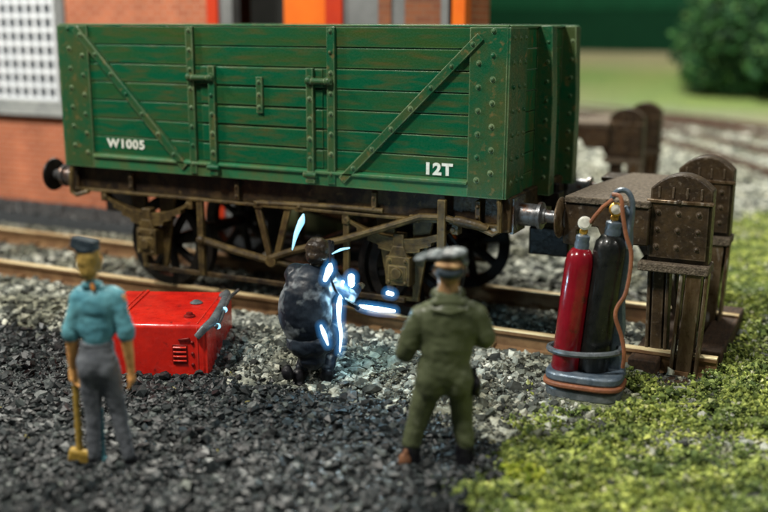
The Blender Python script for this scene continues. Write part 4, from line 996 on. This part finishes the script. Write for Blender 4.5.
def welder():
    gx, gy = 1.34, -2.48; g = float(gz(gx, gy)) + .02
    t = thing('person', 'welder crouching in dark navy jacket with helmet, facing the wagon', 'person', (gx, gy, g), YAW - .22)
    hc = (.03, .05, 1.145)
    body = blob('body', [*head_shapes(hc, .98), ('c', (.0, 0, .98), (.02, .03, 1.08), .055, .052), ('c', (-.02, 0, .95), (-.06, -.05, .45), .09, .09),
        ('c', (.13, .05, .93), (.24, .20, .72), .05, .04), ('c', (.24, .20, .72), (.26, .46, .74), .042, .028), *hand_shapes((.26, .46, .74), (.2, 1, .05), -1),
        ('c', (-.19, .05, .93), (-.14, .28, .72), .05, .04), ('c', (-.14, .28, .72), (.06, .44, .76), .042, .028), *hand_shapes((.06, .44, .76), (.8, .8, 0), 1),
        ('c', (-.10, 0, .40), (-.10, .32, .32), .06, .05), ('c', (-.10, .32, .32), (-.12, .02, .12), .05, .04), ('c', (.08, 0, .40), (.09, .28, .41), .06, .05), ('c', (.09, .28, .41), (.10, .05, .12), .05, .04)], 'helmet', t, vox=.010, smooth=3)
    blob('helmet', [('e', (.03, .03, 1.17), (.105, .115, .10)), ('e', (.03, .0, 1.12), (.098, .10, .085)), ('c', (-.05, .10, 1.17), (.11, .10, 1.17), .03, .03)], 'helmet', body, vox=.009, smooth=2, lump=.008, seed=3)
    sh = blob('face_shield', [('b', (.035, .165, 1.10), (.19, .03, .24), Euler((R(8), 0, 0))), ('b', (.125, .125, 1.10), (.02, .09, .22)), ('b', (-.055, .125, 1.10), (.02, .09, .22))], 'boot', body, vox=.009, smooth=2)
    jk = blob('jacket', [('e', (-.03, -.02, .84), (.215, .165, .21)), ('e', (-.055, -.065, .66), (.235, .19, .33)), ('c', (-.17, .02, .96), (.13, .02, .95), .085, .085),
        ('c', (.13, .05, .93), (.25, .18, .73), .085, .075), ('c', (.25, .18, .73), (.26, .40, .74), .072, .055), ('c', (-.19, .05, .93), (-.15, .27, .74), .085, .075), ('c', (-.15, .27, .74), (.02, .40, .76), .072, .055)], 'navy', body, vox=.012, smooth=18, lump=.006, seed=11)
    blob('trousers', [('e', (-.03, -.05, .38), (.20, .17, .14)), ('c', (-.11, -.02, .36), (-.10, .33, .32), .11, .085), ('c', (-.10, .32, .30), (-.12, .02, .12), .085, .062), ('c', (.08, -.02, .38), (.09, .28, .42), .11, .085), ('c', (.09, .28, .40), (.10, .05, .12), .085, .062),
        ('e', (.0, -.07, .25), (.12, .11, .10))], 'navy', body, vox=.012, smooth=12, lump=.010, seed=12)
    for x, y in ((-.13, -.04), (.10, .03)):
        blob('boot', [('c', (x, y, .09), (x, y, .06), .058, .060), ('c', (x, y, .045), (x, y + .14, .042), .055, .048), ('b', (x, y + .05, .012), (.10, .24, .024))], 'boot', body, vox=.010, lump=.004)
    blob('glove', [('e', (-.20, -.13, .13), (.05, .06, .07)), ('c', (-.20, -.12, .13), (-.15, -.05, .05), .035, .03)], 'boot', body, vox=.010, lump=.006) 
welder()

# ------------------------------------------------------------ welding torch and its lit arc, with reflections built as glowing shapes
def pix(px, py, depth):
    """point at this pixel of the 768x512 photo, this many metres along the view axis (used once to place the torch)"""
    r = Vector((math.cos(.4488), math.sin(.4488), 0)); f = Vector((-math.sin(.4488) * math.cos(.2249), math.cos(.4488) * math.cos(.2249), -math.sin(.2249)))
    return Vector((5.3915, -9.5602, 2.7039)) + f * depth + r * ((px - 384) / 1011.1 * depth) - r.cross(f) * ((py - 256) / 1011.1 * depth)
D0 = 8.25
def P(px, py, d=0.0): return pix(px, py, D0 + d)
tr = thing('welding_torch', 'glowing white-blue welding torch pointed at the wagon underframe', 'torch', P(352, 305))
def smooth_path(pts, rs, k=6):
    P_ = [Vector(p) for p in pts]; out = []; ro = []
    for i in range(len(P_) - 1):
        a = P_[max(i - 1, 0)]; b = P_[i]; c = P_[i + 1]; d = P_[min(i + 2, len(P_) - 1)]
        for q in range(k):
            u = q / k; out.append(.5 * (2 * b + (c - a) * u + (2 * a - 5 * b + 4 * c - d) * u * u + (3 * b - a - 3 * c + d) * u ** 3)); ro.append(rs[i] * (1 - u) + rs[i + 1] * u)
    out.append(P_[-1]); ro.append(rs[-1]); return out, ro
def rounded(a, b, grow):
    """tube path and radii with hemispherical ends"""
    d0 = (a[0] - a[1]).normalized(); d1 = (a[-1] - a[-2]).normalized(); r0 = b[0] + grow; r1 = b[-1] + grow
    pa = [a[0] + d0 * r0 * math.cos(R(t)) for t in (4, 25, 45, 65, 80)]; ra = [r0 * math.sin(R(t)) for t in (4, 25, 45, 65, 80)]
    pb = [a[-1] + d1 * r1 * math.cos(R(t)) for t in (80, 65, 45, 25, 4)]; rb = [r1 * math.sin(R(t)) for t in (80, 65, 45, 25, 4)]
    return pa + a + pb, ra + [x + grow for x in b] + rb
def glow(name, pts, rs, halo=.046, mat='arc'):
    a, b = smooth_path(pts, rs); q, w = rounded(a, b, 0); o = MB().tube(q, w, n=16).build(name, mat, tr)
    for g_ in (halo * .3, halo * .62, halo) if mat == 'arc' else (): q, w = rounded(a, b, g_); MB().tube(q, w, n=16).build('halo', 'halo', o)
MB().tube([P(344, 299, .0), P(352, 304, .1), P(360, 308.5, .12)], [.018, .02, .02], n=8).build('handle', 'dark', tr)
glow('glowing_tip', [P(361, 306, .12), P(368, 307.6, .15), P(380, 309.5, .25), P(395, 311, .3)], [.010, .018, .022, .014])
glow('arc_glint', [P(389, 293, .25), P(393, 294, .25)], [.020, .018]); glow('arc_glint', [P(352, 277, .1), P(352, 284, .1)], [.028, .026]); glow('arc_glint', [P(343.5, 282, .05), P(343, 285, .05)], [.014, .012])  # glowing blobs for the arc point and its reflected highlights
glow('arc_glint', [P(331, 265, -.1), P(330, 270, -.1), P(326, 280, -.12)], [.016, .030, .016])
glow('painted_glint', [P(341, 297, -.12), P(340, 306, -.15), P(340, 320, -.16), P(342, 335, -.16), P(341, 352, -.14)], [.012, .022, .015, .012, .004])  # glowing shapes put where arc light only reflects off the figure
glow('painted_glint', [P(322, 326, -.2), P(325, 334, -.22), P(329, 345, -.2)], [.008, .018, .006])
glow('painted_glint', [P(333, 254, .05), P(341, 250, .1), P(350, 248, .1)], [.004, .011, .006], mat='arcglint')
glow('painted_glint', [P(304, 215, 1.1), P(302, 222, 1.1), P(297, 234, 1.1), P(293, 250, 1.1)], [.010, .032, .022, .005], mat='arcglint')  # reflection behind the underframe, built as a glowing shape
MB().tube([P(330, 240, -.08), P(331, 255, -.1), P(330, 275, -.1), P(336, 290, -.1), P(343, 300, -.05)], .011, n=8).build('cable', 'lead', tr)
def lamp(loc, e, r=.04, col=(.45, .78, 1.0)):
    d = bpy.data.lights.new('arc_glint_lamp', 'POINT'); d.energy = e; d.color = col; d.shadow_soft_size = r
    o = bpy.data.objects.new('arc_glint_lamp', d); C.objects.link(o); o.location = loc
lamp(P(356, 290, .10), 16, .04)
lamp(P(376, 300, .25), 9, .04)

# ------------------------------------------------------------ red generator cabinet
def generator():
    base = (.41, -2.71, -.375)
    t = thing('generator_cabinet', 'bright red steel cabinet lying on the ash beside the man in blue', 'generator', base, R(23))
    L_, D, H = 1.04, 1.10, .565
    m = MB(); m.box((-L_ / 2 + .0, D / 2, H / 2), (L_, D, H)); m.build('body', 'red', t, local=True, bevel=.04)
    m = MB().box((-L_ * .52 - .30, D / 2, H + .004), (.012, D - .05, .010)); m.box((-L_ * .52 - .26, D / 2, H + .006), (.03, D - .06, .012)); m.build('lid_seam', 'red', t, local=True, bevel=.004)
    m = MB().box((-.012, D / 2, H / 2), (.02, D - .01, H - .03)); m.box((-.085, -.002, H / 2), (.010, .012, H - .06)); m.box((-.085, D / 2, H), (.012, D - .05, .012)); m.build('end_panel', 'red', t, local=True, bevel=.004)
    g = MB().box((-.24, -.003, H * .52), (.13, .012, .17)); v = g.build('vent', 'reddark', t, local=True, bevel=.004)
    for k in range(4): MB().box((-.24, -.014, H * .52 - .060 + k * .040), (.115, .018, .014), Euler((R(25), 0, 0))).build('slat', 'red', v, local=True, bevel=.003)
    b = MB()
    for x, z in ((-.13, .40), (-.13, .20), (-.13, .30)): b = MB().ball((x, -.004, z), .016, n=8, m=6); b.build('bolt', 'reddark', t, local=True)
    MB().lathe([(.052, 0), (.050, .015), (.03, .022), (.028, .04), (.001, .045)], (-.20, .22, H), n=14).build('filler_cap', 'reddark', t, local=True)
    MB().lathe([(.045, 0), (.060, .008), (.03, .03), (.001, .035)], (-.24, .66, H), n=14).build('filler_cap', 'grey', t, local=True)
    MB().box((-.20, -.01, .43), (.10, .02, .02), Euler((0, R(-8), 0))).build('latch', 'reddark', t, local=True, bevel=.005)
    MB().tube([(-.08, -.03, .46), (-.02, -.02, .53), (.035, .10, .565), (.045, .44, .60), (.03, .76, .62), (.0, .88, .60), (-.06, .91, .57)], [.03, .035, .04, .042, .04, .04, .03], n=12).build('carry_bar', 'grey', t, local=True)
    MB().tube([(.07, .06, .52), (.085, .22, .56), (.08, .40, .60), (.09, .60, .65), (.12, .84, .65)], .016, n=8).build('welding_lead', 'steel', t, local=True)
    for a in ((.075, .10, .52), (.085, .36, .595)): MB().ball(a, .027, (1, .7, 1), n=12, m=8).build('lead_glint', 'arcglint', t, local=True)  # glowing balls stand in for blue reflections along the lead
    m = MB()
    m.tube([(-.40, -.0, -.02), (-.33, -.06, -.035), (-.22, -.085, -.03), (-.10, -.06, -.03), (-.03, .0, -.005)], .018, n=8); m.build('skid', 'grey', t, local=True)
    MB().lathe([(.001, 0), (.07, .0), (.09, .05)], (-.20, .02, -.03), n=12).build('foot', 'red', t, local=True)
    lamp(Vector(base) + Vector((.22, .16, .50)), .55, .02)  # added lamp for the blue glints on the cabinet, no arc here
generator()

# ------------------------------------------------------------ gas cylinders on their trolley
def cylinders():
    zb = -.20
    Y0 = -1.62
    t = thing('cylinder_trolley', 'blue-grey cylinder trolley with brown rim standing in front of the buffer stop', 'trolley', (3.45, Y0, G))
    def oval(z0, z1, rx, ry, mat, name, bev=.02, cx=3.44):
        pts = []
        for k in range(28):
            a = 2 * math.pi * k / 28; ca, sa = math.cos(a), math.sin(a)
            pts.append((cx + rx * math.copysign(abs(ca) ** .6, ca), Y0 + .0 + ry * math.copysign(abs(sa) ** .6, sa)))
        return MB().prism(pts, 2, z0, z1).build(name, mat, t, bevel=bev, wobble=.006)
    oval(-.32, -.205, .31, .21, 'grey', 'base', .03); oval(-.205, -.160, .335, .235, 'hose', 'rim', .014); oval(-.165, -.085, .318, .215, 'bluegrey', 'tray', .022)
    w = MB(); 
    for x in (3.22, 3.68): w.lathe([(.06, -.02), (.06, .02)], (x, Y0 - .02, -.29), (0, 1, 0), n=14)
    # backing sheet behind the cylinders and right edge
    bk = MB(); pl = [(3.54, -.14), (3.76, -.14), (3.71, .05), (3.73, .28), (3.71, .50), (3.73, .75), (3.74, 1.0), (3.72, 1.22), (3.67, 1.30), (3.60, 1.24), (3.56, .9), (3.52, .4)]
    bk.prism(pl, 1, Y0 + .10, Y0 + .16); bk.build('back_plate', 'bluegrey', t, bevel=.018, wobble=.014)
    ring = []
    for k in range(29):
        a = 2 * math.pi * k / 28; ring.append((3.42 + .30 * math.cos(a), Y0 + .02 + .20 * math.sin(a), .085 + .02 * math.cos(a)))
    MB().tube(ring, .026, n=8).build('band', 'grey', t)
    def cyl(name, label, x, r, h, mat, lean, yy, bot=-.10):
        c = thing('gas_cylinder', label, 'gas cylinder', (x, yy, bot), group=None)
        c.rotation_euler = (R(-2), lean, 0)
        MB().lathe([(r * .9, 0), (r, .02), (r, h * .55), (r * .985, h * .88), (r * .90, h * .94), (r * .66, h * .985), (r * .42, h)], (0, 0, 0), n=32).build('body', mat, c, local=True, wobble=.004)
        MB().lathe([(r * .50, h - .01), (r * .52, h + .03), (r * .46, h + .06), (r * .50, h + .075), (r * .48, h + .10), (r * .2, h + .115)], (0, 0, 0), n=14).build('collar', 'bluegrey', c, local=True)
        v = MB().cyl((0, 0, h + .10), (0, 0, h + .17), .026, n=10); v.box((0, -.0, h + .135), (.06, .05, .035)); v.build('valve', 'brass', c, local=True, bevel=.006)
        g = MB().lathe([(.052, 0), (.056, .012), (.056, .034), (.048, .040)], (0, .0, h + .205), (.2, -.95, .15), n=18).build('gauge', 'brass' if name == 'b' else 'dial', c, local=True)
        MB().lathe([(.040, .041), (.040, .046)], (0, .0, h + .205), (.2, -.95, .15), n=18).build('dial', 'dial', g, local=True)
        return c
    cyl('r', 'glossy dark red gas cylinder, the shorter of the two on the trolley', 3.275, .118, 1.045, 'cylred', R(4.6), Y0 - .04)
    cyl('b', 'black gas cylinder with brass gauge standing right of the red one', 3.485, .132, 1.165, 'cylblack', R(5.0), Y0 + .03)
    h = MB().tube([(3.43, Y0 - .02, 1.16), (3.47, Y0 - .05, 1.22), (3.53, Y0 - .05, 1.30), (3.60, Y0 - .03, 1.36)], .017, n=8)
    tag(h.build('gas_hose', 'hose', base=(3.43, Y0, 1.15)), 'short brown hose joining the two cylinder valves', 'hose')
    h = MB().tube(smooth_path([(3.59, Y0 - .02, 1.40), (3.66, Y0 - .03, 1.38), (3.685, Y0 - .04, 1.25), (3.72, Y0 - .03, 1.08), (3.765, Y0 - .02, .94), (3.765, Y0 - .03, .76), (3.74, Y0 - .04, .60), (3.685, Y0 - .05, .49), (3.68, Y0 - .06, .40), (3.73, Y0 - .04, .25), (3.76, Y0 - .04, .10), (3.75, Y0 - .02, -.02)], [.017, .019, .016, .018, .020, .016, .018, .020, .017, .018, .016, .014])[0], .0175, n=8)
    tag(h.build('gas_hose', 'hose', base=(3.8, Y0, -.02)), 'long brown hose hanging down the right of the black cylinder', 'hose')
    h = MB().tube(smooth_path([(3.58, Y0 + .02, 1.36), (3.62, Y0 + .03, 1.42), (3.69, Y0 + .05, 1.42), (3.735, Y0 + .06, 1.33), (3.73, Y0 + .08, 1.15), (3.70, Y0 + .09, .95)], [1] * 6)[0], .022, n=8)
    tag(h.build('gas_hose', 'bluegrey', base=(3.7, Y0, 1.1)), 'blue-grey hose looping over the black cylinder\'s brass gauge', 'hose')
cylinders()

# ------------------------------------------------------------ straw fibres in the ash
def straws():
    rg = np.random.default_rng(77); b = MB()
    for i in range(70):
        x = rg.uniform(-1, 4.2); y = rg.uniform(-5.6, -2.5); a = rg.uniform(0, 6.28); l = rg.uniform(.03, .11); z = float(gz(x, y)) + .02
        d = Vector((math.cos(a) * l, math.sin(a) * l, rg.uniform(0, .05)))
        b.tube([(x, y, z), (x + d.x * .5, y + d.y * .5, z + d.z * .7 + .01), (x + d.x, y + d.y, z + d.z)], [.004, .0035, .002], n=4)
    o = b.build('straw_fibres', M['straw']); o['kind'] = 'stuff'; tag(o, 'yellow fibres scattered over the ash', 'straw')
straws()

bpy.data.scenes.remove(WORK)
